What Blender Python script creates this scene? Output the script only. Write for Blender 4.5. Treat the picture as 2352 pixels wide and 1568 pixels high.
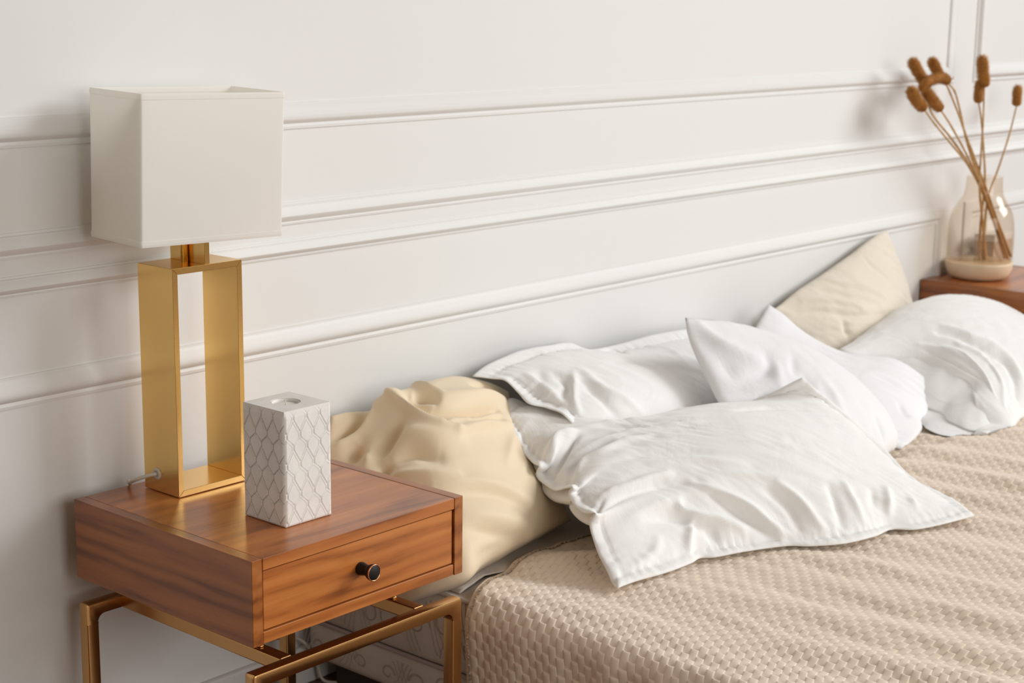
import bpy, bmesh, math, random
import numpy as np
from mathutils import Vector, Matrix
from mathutils.bvhtree import BVHTree
PI = math.pi
scn = bpy.context.scene
for o in list(bpy.data.objects):
    bpy.data.objects.remove(o)
C = scn.collection

# ------------------------------------------------------------------ camera, world, lights
ZT = 0.555                       # height of the nightstand top; floor = 0, wall plane y = 0.55
WALL = 0.55
cam_d = bpy.data.cameras.new('camera')
cam = bpy.data.objects.new('camera', cam_d)
C.objects.link(cam)
cam.matrix_world = Matrix(((0.66108066, 0.14676671, -0.73582056, -1.6391),
                           (-0.75022003, 0.14488527, -0.64511872, -1.99051),
                           (0.01192761, 0.97850283, 0.20588817, 0.904629 + ZT),
                           (0, 0, 0, 1)))
cam_d.sensor_width = 36.0
cam_d.lens = 3806.71 / 2352 * 36.0
cam_d.clip_start = 0.05
cam_d.dof.use_dof = True
cam_d.dof.focus_distance = 2.75
cam_d.dof.aperture_fstop = 6.3
scn.camera = cam

world = bpy.data.worlds.new('room_light')
scn.world = world
world.use_nodes = True
wn = world.node_tree.nodes
wn['Background'].inputs['Color'].default_value = (1.0, 0.80, 0.59, 1)
wn['Background'].inputs['Strength'].default_value = 0.20

def area_lamp(name, loc, target, sx, sy, power, col):
    ld = bpy.data.lights.new(name, 'AREA')
    ld.shape = 'RECTANGLE'
    ld.size, ld.size_y, ld.energy, ld.color = sx, sy, power, col
    o = bpy.data.objects.new(name, ld)
    C.objects.link(o)
    o.location = loc
    o.rotation_euler = (Vector(target) - Vector(loc)).to_track_quat('-Z', 'Y').to_euler()
    return o
area_lamp('window_key', (9.2, -6.4, 6.0), (1.2, 0.3, 0.6), 6.0, 4.2, 1010, (0.95, 0.98, 1.0))
area_lamp('front_fill', (0.4, -5.3, 2.0), (0.5, 0.5, 0.8), 5.0, 2.4, 125, (1.0, 0.99, 0.97))  # added fill light, no actual window: lifts the shaded wall and front faces

vs = scn.view_settings
scn.display_settings.display_device = 'sRGB'
vs.view_transform = 'Standard'
vs.look = 'None'
vs.gamma = 1.0
vs.use_curve_mapping = False
vs.exposure = 0.0

# ------------------------------------------------------------------ helpers
def link(name, me, mat=None, parent=None, smooth=False):
    o = bpy.data.objects.new(name, me)
    C.objects.link(o)
    if mat:
        me.materials.append(mat)
    if parent:
        o.parent = parent
    if smooth:
        me.polygons.foreach_set('use_smooth', [True] * len(me.polygons))
    return o

def from_bm(name, bm, mat=None, parent=None, smooth=False):
    bmesh.ops.recalc_face_normals(bm, faces=bm.faces)
    me = bpy.data.meshes.new(name)
    bm.to_mesh(me)
    bm.free()
    return link(name, me, mat, parent, smooth)

def thing(name, label, cat, loc=(0, 0, 0), group=None):
    o = bpy.data.objects.new(name, None)
    C.objects.link(o)
    o.location = loc
    o.empty_display_size = 0.05
    return tag(o, label, cat, group)

def tag(o, label, cat, group=None):
    o['label'] = label
    o['category'] = cat
    if group:
        o['group'] = group
    return o

def box_bm(x0, x1, y0, y1, z0, z1, bev=0.0, seg=2, bm=None):
    bm = bm or bmesh.new()
    r = bmesh.ops.create_cube(bm, size=1.0)
    for v in r['verts']:
        v.co = Vector(((x0 + x1) / 2 + v.co.x * (x1 - x0), (y0 + y1) / 2 + v.co.y * (y1 - y0), (z0 + z1) / 2 + v.co.z * (z1 - z0)))
    if bev:
        es = list({e for v in r['verts'] for e in v.link_edges})
        bmesh.ops.bevel(bm, geom=es, offset=bev, segments=seg, affect='EDGES', profile=0.5)
    return bm

def box(name, x0, x1, y0, y1, z0, z1, mat, parent=None, bev=0.0, seg=2):
    return from_bm(name, box_bm(x0, x1, y0, y1, z0, z1, bev, seg), mat, parent, smooth=False)

def lathe_bm(prof, n=48, bm=None, center=(0, 0, 0)):
    bm = bm or bmesh.new()
    cx, cy, cz = center
    rings = []
    for r, z in prof:
        if r < 1e-6:
            rings.append([bm.verts.new((cx, cy, cz + z))])
        else:
            rings.append([bm.verts.new((cx + r * math.cos(2 * PI * k / n), cy + r * math.sin(2 * PI * k / n), cz + z)) for k in range(n)])
    for a, b in zip(rings, rings[1:]):
        for k in range(n):
            k2 = (k + 1) % n
            if len(a) == 1 and len(b) == 1:
                continue
            if len(a) == 1:
                bm.faces.new((a[0], b[k], b[k2]))
            elif len(b) == 1:
                bm.faces.new((a[k], a[k2], b[0]))
            else:
                bm.faces.new((a[k], a[k2], b[k2], b[k]))
    return bm

def smooth_path(pts, per=8):
    P = [Vector(p) for p in pts]
    out = []
    for i in range(len(P) - 1):
        p0, p1, p2, p3 = P[max(i - 1, 0)], P[i], P[i + 1], P[min(i + 2, len(P) - 1)]
        for k in range(per):
            t = k / per
            out.append(0.5 * ((2 * p1) + (-p0 + p2) * t + (2 * p0 - 5 * p1 + 4 * p2 - p3) * t * t + (-p0 + 3 * p1 - 3 * p2 + p3) * t ** 3))
    out.append(P[-1])
    return out

def tube_bm(pts, rad, n=8, bm=None):
    bm = bm or bmesh.new()
    P = [Vector(p) for p in pts]
    if not hasattr(rad, '__len__'):
        rad = [rad] * len(P)
    nrm = None
    rings = []
    for i, p in enumerate(P):
        t = (P[min(i + 1, len(P) - 1)] - P[max(i - 1, 0)]).normalized()
        if nrm is None:
            nrm = t.orthogonal().normalized()
        else:
            nrm = (nrm - t * nrm.dot(t)).normalized()
        b = t.cross(nrm)
        rings.append([bm.verts.new(p + rad[i] * (nrm * math.cos(2 * PI * k / n) + b * math.sin(2 * PI * k / n))) for k in range(n)])
    for a, b in zip(rings, rings[1:]):
        for k in range(n):
            bm.faces.new((a[k], a[(k + 1) % n], b[(k + 1) % n], b[k]))
    bm.faces.new(rings[0][::-1])
    bm.faces.new(rings[-1])
    return bm

def grid_mesh(name, P, mat=None, parent=None, smooth=True):
    nu, nv = P.shape[0], P.shape[1]
    idx = np.arange(nu * nv).reshape(nu, nv)
    q = np.stack([idx[:-1, :-1], idx[1:, :-1], idx[1:, 1:], idx[:-1, 1:]], -1).reshape(-1, 4)
    return raw_mesh(name, P.reshape(-1, 3), q, mat, parent, smooth)

def raw_mesh(name, V, Q, mat=None, parent=None, smooth=True):
    me = bpy.data.meshes.new(name)
    V = np.ascontiguousarray(V, np.float32)
    Q = np.ascontiguousarray(Q, np.int32)
    me.vertices.add(len(V))
    me.vertices.foreach_set('co', V.ravel())
    me.loops.add(Q.size)
    me.loops.foreach_set('vertex_index', Q.ravel())
    me.polygons.add(len(Q))
    me.polygons.foreach_set('loop_start', np.arange(len(Q), dtype=np.int32) * Q.shape[1])
    me.update(calc_edges=True)
    me.validate()
    return link(name, me, mat, parent, smooth)

# ------------------------------------------------------------------ materials
class NT:
    def __init__(self, name):
        self.m = bpy.data.materials.new(name)
        self.m.use_nodes = True
        self.t = self.m.node_tree
        self.b = self.t.nodes['Principled BSDF']
    def n(self, typ, **kw):
        nd = self.t.nodes.new(typ)
        for k, v in kw.items():
            if k in nd.inputs:
                nd.inputs[k].default_value = v
            else:
                setattr(nd, k, v)
        return nd
    def l(self, a, b):
        self.t.links.new(a, b)
    def set(self, **kw):
        for k, v in kw.items():
            self.b.inputs[k.replace('_', ' ')].default_value = v
    def coords(self, scale, rot=(0, 0, 0), loc=(0, 0, 0)):
        tc = self.n('ShaderNodeTexCoord')
        mp = self.n('ShaderNodeMapping')
        mp.inputs['Scale'].default_value = scale
        mp.inputs['Rotation'].default_value = rot
        mp.inputs['Location'].default_value = loc
        self.l(tc.outputs['Object'], mp.inputs['Vector'])
        return mp.outputs['Vector']
    def bump(self, height, strength, dist):
        b = self.n('ShaderNodeBump')
        b.inputs['Strength'].default_value = strength
        b.inputs['Distance'].default_value = dist
        self.l(height, b.inputs['Height'])
        self.l(b.outputs['Normal'], self.b.inputs['Normal'])
    def ramp(self, fac, stops):
        r = self.n('ShaderNodeValToRGB')
        cr = r.color_ramp
        while len(cr.elements) < len(stops):
            cr.elements.new(0.5)
        for e, (p, c) in zip(cr.elements, stops):
            e.position = p
            e.color = (*c, 1)
        self.l(fac, r.inputs['Fac'])
        return r.outputs['Color']

def plain(name, col, rough=0.6, metal=0.0, spec=None, noise=0.0, nscale=40, bump=0.0, bscale=60, bdist=0.002, **kw):
    t = NT(name)
    t.set(Base_Color=(*col, 1), Roughness=rough, Metallic=metal)
    if spec is not None:
        t.b.inputs['Specular IOR Level'].default_value = spec
    for k, v in kw.items():
        t.b.inputs[k.replace('_', ' ')].default_value = v
    if noise:
        nz = t.n('ShaderNodeTexNoise', Scale=nscale, Detail=3.0)
        t.l(t.coords((1, 1, 1)), nz.inputs['Vector'])
        lo = tuple(c * (1 - noise) for c in col)
        hi = tuple(min(1, c * (1 + noise)) for c in col)
        t.l(t.ramp(nz.outputs['Fac'], [(0.3, lo), (0.7, hi)]), t.b.inputs['Base Color'])
    if bump:
        nb = t.n('ShaderNodeTexNoise', Scale=bscale, Detail=4.0)
        t.l(t.coords((1, 1, 1)), nb.inputs['Vector'])
        t.bump(nb.outputs['Fac'], bump, bdist)
    return t.m

def wood(name, grain, seed=0.0, dark=1.0):
    """walnut veneer, grain along axis 0, 1 or 2"""
    t = NT(name)
    def sc(al, ac):
        s = [ac, ac, ac]
        s[grain] = al
        return tuple(s)
    n1 = t.n('ShaderNodeTexNoise', Scale=1.0, Detail=5.0, Roughness=0.6, Distortion=1.2)
    t.l(t.coords(sc(1.6, 16.0), loc=(seed, seed * 2, seed * 3)), n1.inputs['Vector'])
    n2 = t.n('ShaderNodeTexNoise', Scale=1.0, Detail=3.0, Roughness=0.7, Distortion=0.3)
    t.l(t.coords(sc(5.0, 210.0), loc=(seed, 0, seed)), n2.inputs['Vector'])
    w = t.n('ShaderNodeTexWave', Scale=1.0, Distortion=7.0, Detail=3.0)
    w.inputs['Detail Scale'].default_value = 1.4
    w.bands_direction = 'Z' if grain != 2 else 'X'
    t.l(t.coords(sc(1.5, 9.0), loc=(seed * 2, seed, 0)), w.inputs['Vector'])
    m1 = t.n('ShaderNodeMath', operation='MULTIPLY_ADD')
    t.l(w.outputs['Fac'], m1.inputs[0])
    m1.inputs[1].default_value = 0.30
    t.l(n1.outputs['Fac'], m1.inputs[2])
    m2 = t.n('ShaderNodeMath', operation='MULTIPLY_ADD')
    t.l(n2.outputs['Fac'], m2.inputs[0])
    m2.inputs[1].default_value = 0.22
    t.l(m1.outputs[0], m2.inputs[2])
    d = dark
    col = t.ramp(m2.outputs[0], [(0.41, (0.15 * d, 0.038 * d, 0.008 * d)), (0.55, (0.29 * d, 0.082 * d, 0.015 * d)),
                                 (0.69, (0.42 * d, 0.128 * d, 0.024 * d)), (1.0, (0.54 * d, 0.19 * d, 0.045 * d))])
    t.l(col, t.b.inputs['Base Color'])
    t.set(Roughness=0.34)
    t.b.inputs['Coat Weight'].default_value = 0.35
    t.b.inputs['Coat Roughness'].default_value = 0.28
    t.b.inputs['Specular IOR Level'].default_value = 0.5
    t.bump(n2.outputs['Fac'], 0.06, 0.001)
    return t.m

def fabric(name, col, rough=0.85, sheen=0.25, weave=0.10, soft=0.25, trans=0.0):
    t = NT(name)
    t.set(Base_Color=(*col, 1), Roughness=rough)
    t.b.inputs['Specular IOR Level'].default_value = 0.25
    t.b.inputs['Sheen Weight'].default_value = sheen
    t.b.inputs['Sheen Roughness'].default_value = 0.5
    n1 = t.n('ShaderNodeTexNoise', Scale=9.0, Detail=5.0, Roughness=0.55, Distortion=0.8)
    t.l(t.coords((1, 1, 1)), n1.inputs['Vector'])
    n2 = t.n('ShaderNodeTexNoise', Scale=700.0, Detail=1.0)
    t.l(t.coords((1, 1, 1)), n2.inputs['Vector'])
    b1 = t.n('ShaderNodeBump')
    b1.inputs['Strength'].default_value = soft
    b1.inputs['Distance'].default_value = 0.02
    t.l(n1.outputs['Fac'], b1.inputs['Height'])
    b2 = t.n('ShaderNodeBump')
    b2.inputs['Strength'].default_value = weave
    b2.inputs['Distance'].default_value = 0.001
    t.l(n2.outputs['Fac'], b2.inputs['Height'])
    t.l(b1.outputs['Normal'], b2.inputs['Normal'])
    t.l(b2.outputs['Normal'], t.b.inputs['Normal'])
    return t.m

M = {}
M['wall'] = plain('wall_paint', (0.765, 0.76, 0.745), 0.62, bump=0.05, bscale=14, bdist=0.004)
M['floor'] = wood('floor_wood', 0, 3.1, 0.42)
M['wood_x'] = wood('walnut_along_x', 0, 0.37)
M['wood_d'] = wood('walnut_drawer', 0, 4.6, 1.05)
M['wood_y'] = wood('walnut_along_y', 1, 2.2, 0.8)
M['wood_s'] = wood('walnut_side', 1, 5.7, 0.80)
M['dark_gap'] = plain('dark_inside', (0.05, 0.02, 0.01), 0.8)
M['bronze'] = plain('bronze_metal', (0.62, 0.35, 0.14), 0.27, 1.0, bump=0.03, bscale=90)
M['brass'] = plain('brushed_brass', (0.93, 0.62, 0.23), 0.20, 1.0, bump=0.02, bscale=220)
M['brass_edge'] = plain('polished_brass_edge', (0.78, 0.55, 0.24), 0.25, 1.0)
M['knob'] = plain('black_bronze', (0.012, 0.009, 0.008), 0.55, 0.0, 0.3)
M['copper'] = plain('copper_rim', (0.80, 0.36, 0.20), 0.25, 1.0)
M['cord'] = plain('cord_plastic', (0.62, 0.58, 0.50), 0.45)
M['plaster'] = plain('white_plaster', (0.80, 0.775, 0.74), 0.85, noise=0.05, nscale=25, bump=0.18, bscale=160, bdist=0.001)
M['wax'] = plain('candle_wax', (0.82, 0.79, 0.74), 0.5)
M['tin'] = plain('tealight_cup', (0.80, 0.77, 0.73), 0.45)
M['wick'] = plain('wick', (0.75, 0.72, 0.66), 0.9)
M['white'] = fabric('white_cotton', (0.86, 0.855, 0.845))
M['white_cool'] = fabric('white_cool_cotton', (0.83, 0.825, 0.845))
M['cream'] = fabric('cream_sateen', (0.80, 0.665, 0.475), 0.6, 0.15, 0.05, 0.12)
M['ivory'] = fabric('ivory_cotton', (0.74, 0.67, 0.56))
M['greige'] = fabric('greige_sheet', (0.66, 0.58, 0.505))
M['tan'] = fabric('tan_quilt', (0.80, 0.675, 0.545), 0.85, 0.2, 0.08, 0.0)
M['mattress'] = plain('mattress_knit', (0.72, 0.66, 0.60), 0.85, bump=0.12, bscale=300, bdist=0.001)
M['piping'] = plain('mattress_piping', (0.50, 0.43, 0.42), 0.8)
M['thread'] = plain('embroidery_thread', (0.50, 0.44, 0.37), 0.7)
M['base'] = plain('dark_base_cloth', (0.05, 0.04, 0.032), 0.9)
M['stem'] = plain('dry_stem', (0.50, 0.30, 0.12), 0.75, noise=0.2, nscale=60)
M['head'] = plain('dry_grass_head', (0.36, 0.145, 0.026), 0.9, noise=0.25, nscale=50)
M['bristle'] = plain('dry_grass_bristle', (0.60, 0.285, 0.065), 0.8)
M['ceramic'] = plain('beige_stone_dish', (0.74, 0.58, 0.40), 0.6, noise=0.06, nscale=30)
M['card'] = plain('taupe_card', (0.60, 0.48, 0.38), 0.8)
M['lid'] = plain('white_lid', (0.82, 0.81, 0.79), 0.5)

t = NT('lampshade_fabric')
t.set(Base_Color=(0.965, 0.955, 0.93, 1), Roughness=0.9)
t.b.inputs['Specular IOR Level'].default_value = 0.1
tr = t.n('ShaderNodeBsdfTranslucent', Color=(0.97, 0.95, 0.90, 1))
mx = t.n('ShaderNodeMixShader', Fac=0.46)
out = t.t.nodes['Material Output']
t.l(t.b.outputs[0], mx.inputs[1])
t.l(tr.outputs[0], mx.inputs[2])
t.l(mx.outputs[0], out.inputs['Surface'])
nz = t.n('ShaderNodeTexNoise', Scale=500.0, Detail=1.0)
t.l(t.coords((1, 1, 1)), nz.inputs['Vector'])
t.bump(nz.outputs['Fac'], 0.05, 0.001)
M['shade'] = t.m
M['bulb'] = plain('frosted_bulb', (0.9, 0.89, 0.86), 0.4)

t = NT('smoked_glass')
t.t.nodes.remove(t.b)
tp = t.n('ShaderNodeBsdfTransparent', Color=(0.968, 0.935, 0.895, 1))
gs = t.n('ShaderNodeBsdfGlossy', Color=(1, 1, 1, 1), Roughness=0.02)
lw = t.n('ShaderNodeLayerWeight', Blend=0.5)
pw_ = t.n('ShaderNodeMath', operation='POWER')
pw_.inputs[1].default_value = 4.0
t.l(lw.outputs['Facing'], pw_.inputs[0])
fr = t.n('ShaderNodeMath', operation='MULTIPLY_ADD')
fr.inputs[1].default_value = 0.30
fr.inputs[2].default_value = 0.022
t.l(pw_.outputs[0], fr.inputs[0])
mx = t.n('ShaderNodeMixShader')
t.l(fr.outputs[0], mx.inputs[0]); t.l(tp.outputs[0], mx.inputs[1]); t.l(gs.outputs[0], mx.inputs[2])
t.l(mx.outputs[0], t.t.nodes['Material Output'].inputs['Surface'])
M['glass'] = t.m

# ------------------------------------------------------------------ setting: wall, floor, trims
def structure(o):
    o['kind'] = 'structure'
    return o
structure(box('wall_back', -2.2, 6.2, WALL, WALL + 0.12, -0.02, 2.9, M['wall']))
fl = structure(box('floor', -2.2, 6.2, -4.2, WALL + 0.05, -0.06, -0.006, M['dark_gap']))
rng = random.Random(4)
for k in range(33):
    y1 = WALL - k * 0.142
    for i in range(6):
        x0 = -2.9 + i * 1.45 + (0.62 if k % 2 else 0.0)
        box('plank', max(x0, -2.2), x0 + 1.447, y1 - 0.140, y1, -0.006, 0.0, M['floor'], fl, 0.0012, 1)

def trim(name, path, normal_up, w, prof, closed=False):
    """sweep a moulding profile (across 0..1 from the inner side outwards, depth off the wall) along wall points (x, z)"""
    n = len(path)
    bm = bmesh.new()
    rings = []
    for i, (x, z) in enumerate(path):
        p = Vector((x, z))
        if i == 0:
            d = (Vector(path[1]) - p).normalized(); off = Vector((-d.y, d.x)) * normal_up
        elif i == n - 1:
            d = (p - Vector(path[-2])).normalized(); off = Vector((-d.y, d.x)) * normal_up
        else:
            d1 = (p - Vector(path[i - 1])).normalized(); d2 = (Vector(path[i + 1]) - p).normalized()
            n1 = Vector((-d1.y, d1.x)); n2 = Vector((-d2.y, d2.x))
            m = (n1 + n2).normalized(); off = m / m.dot(n1) * normal_up
        rings.append([bm.verts.new((x + off.x * a * w, WALL - 0.74 * dep, z + off.y * a * w)) for a, dep in prof])
    for a, b in zip(rings, rings[1:]):
        for k in range(len(prof) - 1):
            bm.faces.new((a[k], a[k + 1], b[k + 1], b[k]))
    o = from_bm(name, bm, M['wall'], None, True)
    md = o.modifiers.new('edge', 'EDGE_SPLIT')
    md.split_angle = math.radians(32)
    return structure(o)

PANEL = [(0, -0.002), (0.0, 0.0045), (0.10, 0.0065), (0.17, 0.0045), (0.20, 0.004), (0.24, 0.0075), (0.33, 0.0155), (0.42, 0.0185), (0.52, 0.0185),
         (0.66, 0.0155), (0.80, 0.0105), (0.90, 0.0075), (0.93, 0.005), (1.0, 0.005), (1.0, -0.002)]
RAIL = [(0, -0.002), (0, 0.004), (0.09, 0.0055), (0.14, 0.004), (0.18, 0.006), (0.30, 0.016), (0.40, 0.019), (0.62, 0.017), (0.80, 0.010),
        (0.86, 0.010), (0.90, 0.0055), (1.0, 0.005), (1.0, -0.002)]
# upper panels: the bead is on the outer side below, on the inner side elsewhere -> profile runs from the lower / left edge
trim('trim_1', [(-1.2, 0.632 + ZT), (3.436, 0.632 + ZT), (3.436, 2.6)], 1, 0.053, PANEL)
trim('trim_2', [(3.574, 2.6), (3.574, 0.632 + ZT), (6.1, 0.632 + ZT)], 1, 0.053, PANEL)
trim('trim_3', [(-2.0, 0.4397 + ZT), (6.1, 0.4397 + ZT)], 1, 0.046, RAIL)
trim('trim_4', [(-2.0, 0.3733 + ZT), (6.1, 0.3733 + ZT)], 1, 0.036, RAIL)
trim('trim_5', [(-1.2, 0.1735 + ZT), (3.375, 0.1735 + ZT), (3.375, 0.16)], 1, 0.057, PANEL)
trim('trim_6', [(3.63, 0.16), (3.63, 0.1735 + ZT), (6.1, 0.1735 + ZT)], 1, 0.057, PANEL)
structure(box('baseboard_back', -2.2, 6.2, WALL - 0.016, WALL, 0.0, 0.085, M['wall'], None, 0.004))

# ------------------------------------------------------------------ nightstands
NW, ND, NH = 0.5, 0.495, 0.1485
def nightstand(loc, label):
    r = thing('nightstand', label, 'nightstand', loc, 'walnut nightstands beside the bed')
    zt, zb, th = ZT, ZT - NH, 0.022
    g = 0.0011
    box('side_panel', 0, th, 0, ND, zb, zt, M['wood_s'], r, 0.0009, 1)
    box('side_panel', NW - th, NW, 0, ND, zb, zt, M['wood_s'], r, 0.0009, 1)
    box('top_panel', th + g, NW - th - g, 0.0, ND, zt - 0.021, zt - 0.0004, M['wood_x'], r, 0.0009, 1)
    box('bottom_panel', th + g, NW - th - g, 0.0015, ND, zb + 0.0005, zb + 0.021, M['wood_x'], r, 0.0009, 1)
    box('back_panel', th, NW - th, ND - 0.02, ND - 0.004, zb + 0.02, zt - 0.02, M['dark_gap'], r)
    d = box('drawer', th + 0.0035, NW - th - 0.0035, 0.0035, 0.40, zb + 0.0235, zt - 0.0235, M['wood_d'], r, 0.0008, 1)
    kx, kz = 0.243, zt - 0.0742
    prof = [(0.0, 0.0), (0.0112, 0.0), (0.0118, 0.004), (0.0105, 0.011), (0.0092, 0.016), (0.0105, 0.021), (0.0135, 0.027), (0.0150, 0.032), (0.0145, 0.0345), (0.0136, 0.0352)]
    bm = lathe_bm([(a, b) for a, b in prof], 40)
    rot = Matrix.Translation((kx, 0.0035, kz)) @ Matrix.Rotation(PI / 2, 4, 'X')
    bm.transform(rot)
    k = from_bm('knob', bm, M['knob'], d, True)
    k['label'] = 'small round black drawer knob with a copper edge'
    bm = lathe_bm([(0.0148, 0.0340), (0.0152, 0.0351), (0.0148, 0.0362), (0.0138, 0.0364), (0.0132, 0.0356)], 40)
    bm.transform(rot)
    rim = from_bm('knob_rim', bm, M['copper'], r, True)
    rim['label'] = 'thin copper ring around the knob face'
    bm = lathe_bm([(0.0138, 0.0352), (0.0134, 0.0358), (0.0, 0.0359)], 40)
    bm.transform(rot)
    from_bm('knob_face', bm, M['knob'], r, True)
    # metal frame: two bent square-tube arches and two side rails, box stands on four short pins
    s = 0.0255
    zf = ZT - 0.197
    def arch_rail(y0):
        ro, ri = 0.006, 0.014
        pts = []
        def arc(cx, cz, rr, a0, a1, n=6):
            for i in range(n + 1):
                a = a0 + (a1 - a0) * i / n
                pts.append((cx + rr * math.cos(a), cz + rr * math.sin(a)))
        zl = zf - s - ri
        pts.append((0, zl))
        arc(ro, zf - ro, ro, PI, PI / 2)
        arc(NW - ro, zf - ro, ro, PI / 2, 0)
        pts.append((NW, zl))
        pts.append((NW - s, zl))
        arc(NW - s - ri, zf - s - ri, ri, 0, PI / 2)
        arc(s + ri, zf - s - ri, ri, PI / 2, PI)
        pts.append((s, zl))
        bm = bmesh.new()
        c = 0.0046
        rows = []
        # rounded front and back edges: three inset loops
        def inset(d):
            out = []
            n = len(pts)
            for i in range(n):
                p = Vector(pts[i]); a = Vector(pts[i - 1]); b = Vector(pts[(i + 1) % n])
                d1 = (p - a); d2 = (b - p)
                n1 = Vector((-d1.y, d1.x)).normalized() if d1.length > 1e-7 else None
                n2 = Vector((-d2.y, d2.x)).normalized() if d2.length > 1e-7 else None
                if n1 is None: n1 = n2
                if n2 is None: n2 = n1
                m = (n1 + n2)
                m = m.normalized() if m.length > 1e-6 else n1
                q = p - m * d / max(0.5, m.dot(n1))
                if abs(p.y - zl) < 1e-6:
                    q.y = zl
                out.append(q)
            return out
        for d, yy in ((c, 0.0), (c * 0.3, c * 0.3), (0, c), (0, s - c), (c * 0.3, s - c * 0.3), (c, s)):
            rows.append([bm.verts.new((q.x, y0 + yy, q.y)) for q in inset(d)])
        for a, b in zip(rows, rows[1:]):
            n = len(a)
            for i in range(n):
                bm.faces.new((a[i], a[(i + 1) % n], b[(i + 1) % n], b[i]))
        bm.faces.new(rows[0]); bm.faces.new(rows[-1][::-1])
        o = from_bm('frame_rail', bm, M['bronze'], r, True)
        md = o.modifiers.new('edge', 'EDGE_SPLIT')
        md.split_angle = math.radians(38)
        for x0 in (0, NW - s):
            bm = bmesh.new()
            c2 = 0.0032
            cs = []
            for (cx, cy, a0) in ((x0 + c2, y0 + c2, PI), (x0 + s - c2, y0 + c2, -PI / 2), (x0 + s - c2, y0 + s - c2, 0), (x0 + c2, y0 + s - c2, PI / 2)):
                for i in range(4):
                    a = a0 + PI / 2 * i / 3
                    cs.append((cx + c2 * math.cos(a), cy + c2 * math.sin(a)))
            lo = [bm.verts.new((x, y, 0.0)) for x, y in cs]
            hi = [bm.verts.new((x, y, zl)) for x, y in cs]
            for i in range(len(cs)):
                bm.faces.new((lo[i], lo[(i + 1) % len(cs)], hi[(i + 1) % len(cs)], hi[i]))
            bm.faces.new(lo[::-1]); bm.faces.new(hi)
            o = from_bm('leg', bm, M['bronze'], r, True)
            md = o.modifiers.new('edge', 'EDGE_SPLIT')
            md.split_angle = math.radians(38)
    arch_rail(0.0)
    arch_rail(ND - s)
    for x0 in (0.0775, NW - 0.0775 - s):
        box('side_rail', x0, x0 + s, s - 0.001, ND - s + 0.001, zf - s, zf, M['bronze'], r, 0.0028, 3)
    for x in (0.0905, NW - 0.0905):
        for y in (0.092, ND - 0.092):
            bm = lathe_bm([(0.0, 0), (0.0075, 0), (0.0075, 0.003), (0.005, 0.004), (0.005, zb - zf)], 16, center=(x, y, zf))
            from_bm('standoff', bm, M['bronze'], r, True)
    return r
nightstand((0, 0, 0), 'walnut nightstand with one drawer on bronze legs, under the brass lamp')
nightstand((3.287, 0.05, 0), 'walnut nightstand across the bed, carrying the glass vase of dried grasses')

# ------------------------------------------------------------------ table lamp
lamp = thing('table_lamp', 'table lamp with open brass frame base and white rectangular shade on the nightstand', 'lamp', (0, 0, 0))
lx0, lx1, ly0, ly1, lz0, lz1, lt = 0.1315, 0.2885, 0.360, 0.4615, ZT + 0.0012, ZT + 0.421, 0.0115
def plate(name, quad, y0, y1, mat):
    """mitred plate: quad of (x, z) extruded between y0 and y1"""
    bm = bmesh.new()
    a = [bm.verts.new((x, y0, z)) for x, z in quad]
    b = [bm.verts.new((x, y1, z)) for x, z in quad]
    for i in range(4):
        bm.faces.new((a[i], a[(i + 1) % 4], b[(i + 1) % 4], b[i]))
    bm.faces.new(a[::-1]); bm.faces.new(b)
    bmesh.ops.bevel(bm, geom=bm.edges[:], offset=0.0005, segments=1, affect='EDGES')
    return from_bm(name, bm, mat, lamp)
e = 0.0002
plate('frame_side', [(lx0, lz0 + e), (lx0 + lt, lz0 + lt + e), (lx0 + lt, lz1 - lt - e), (lx0, lz1 - e)], ly0, ly1, M['brass'])
plate('frame_side', [(lx1, lz0 + e), (lx1, lz1 - e), (lx1 - lt, lz1 - lt - e), (lx1 - lt, lz0 + lt + e)], ly0, ly1, M['brass'])
plate('frame_top', [(lx0 + e, lz1), (lx0 + lt, lz1 - lt), (lx1 - lt, lz1 - lt), (lx1 - e, lz1)], ly0, ly1, M['brass'])
plate('frame_bottom', [(lx0 + e, lz0), (lx1 - e, lz0), (lx1 - lt, lz0 + lt), (lx0 + lt, lz0 + lt)], ly0, ly1, M['brass'])
box('neck_plate', 0.2045, 0.2155, ly0 + 0.0005, ly1 - 0.0005, lz1, lz1 + 0.07, M['brass'], lamp, 0.0005, 1)
bm = lathe_bm([(0, 0), (0.0068, 0), (0.0068, 0.16), (0, 0.16)], 24, center=(0.1985, 0.411, lz1))
from_bm('neck_rod', bm, M['brass'], lamp, True)
# shade: tilted a little, four walls with rolled edges
sh = bmesh.new()
SW, SD, SH = 0.303, 0.160, 0.2627
n_r = 4
def shade_loop(sx, sy, z, r):
    pts = []
    for (cx, cy, a0) in ((sx - r, sy - r, 0), (-sx + r, sy - r, PI / 2), (-sx + r, -sy + r, PI), (sx - r, -sy + r, 1.5 * PI)):
        for i in range(n_r):
            a = a0 + PI / 2 * i / (n_r - 1)
            pts.append(sh.verts.new((cx + r * math.cos(a), cy + r * math.sin(a), z)))
    return pts
loops = []
th = 0.0022
hz = SH / 2
outer = [(-hz, 0.9974, 0.0), (-hz + 0.004, 0.9974, 0.0008), (-hz + 0.010, 0.9974, 0.0008), (-hz + 0.011, 0.9974, 0.0), (hz - 0.011, 1.0026, 0.0),
         (hz - 0.010, 1.0026, 0.0008), (hz - 0.003, 1.0026, 0.0008), (hz, 1.0026, 0.0)]
for z, s_, d in outer:
    loops.append(shade_loop(SW / 2 * s_ + d, SD / 2 * s_ + d, z, 0.003))
for z, s_, d in outer[::-1]:
    loops.append(shade_loop(SW / 2 * s_ - d - th, SD / 2 * s_ - d - th, z, 0.002))
loops.append(loops[0])
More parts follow.
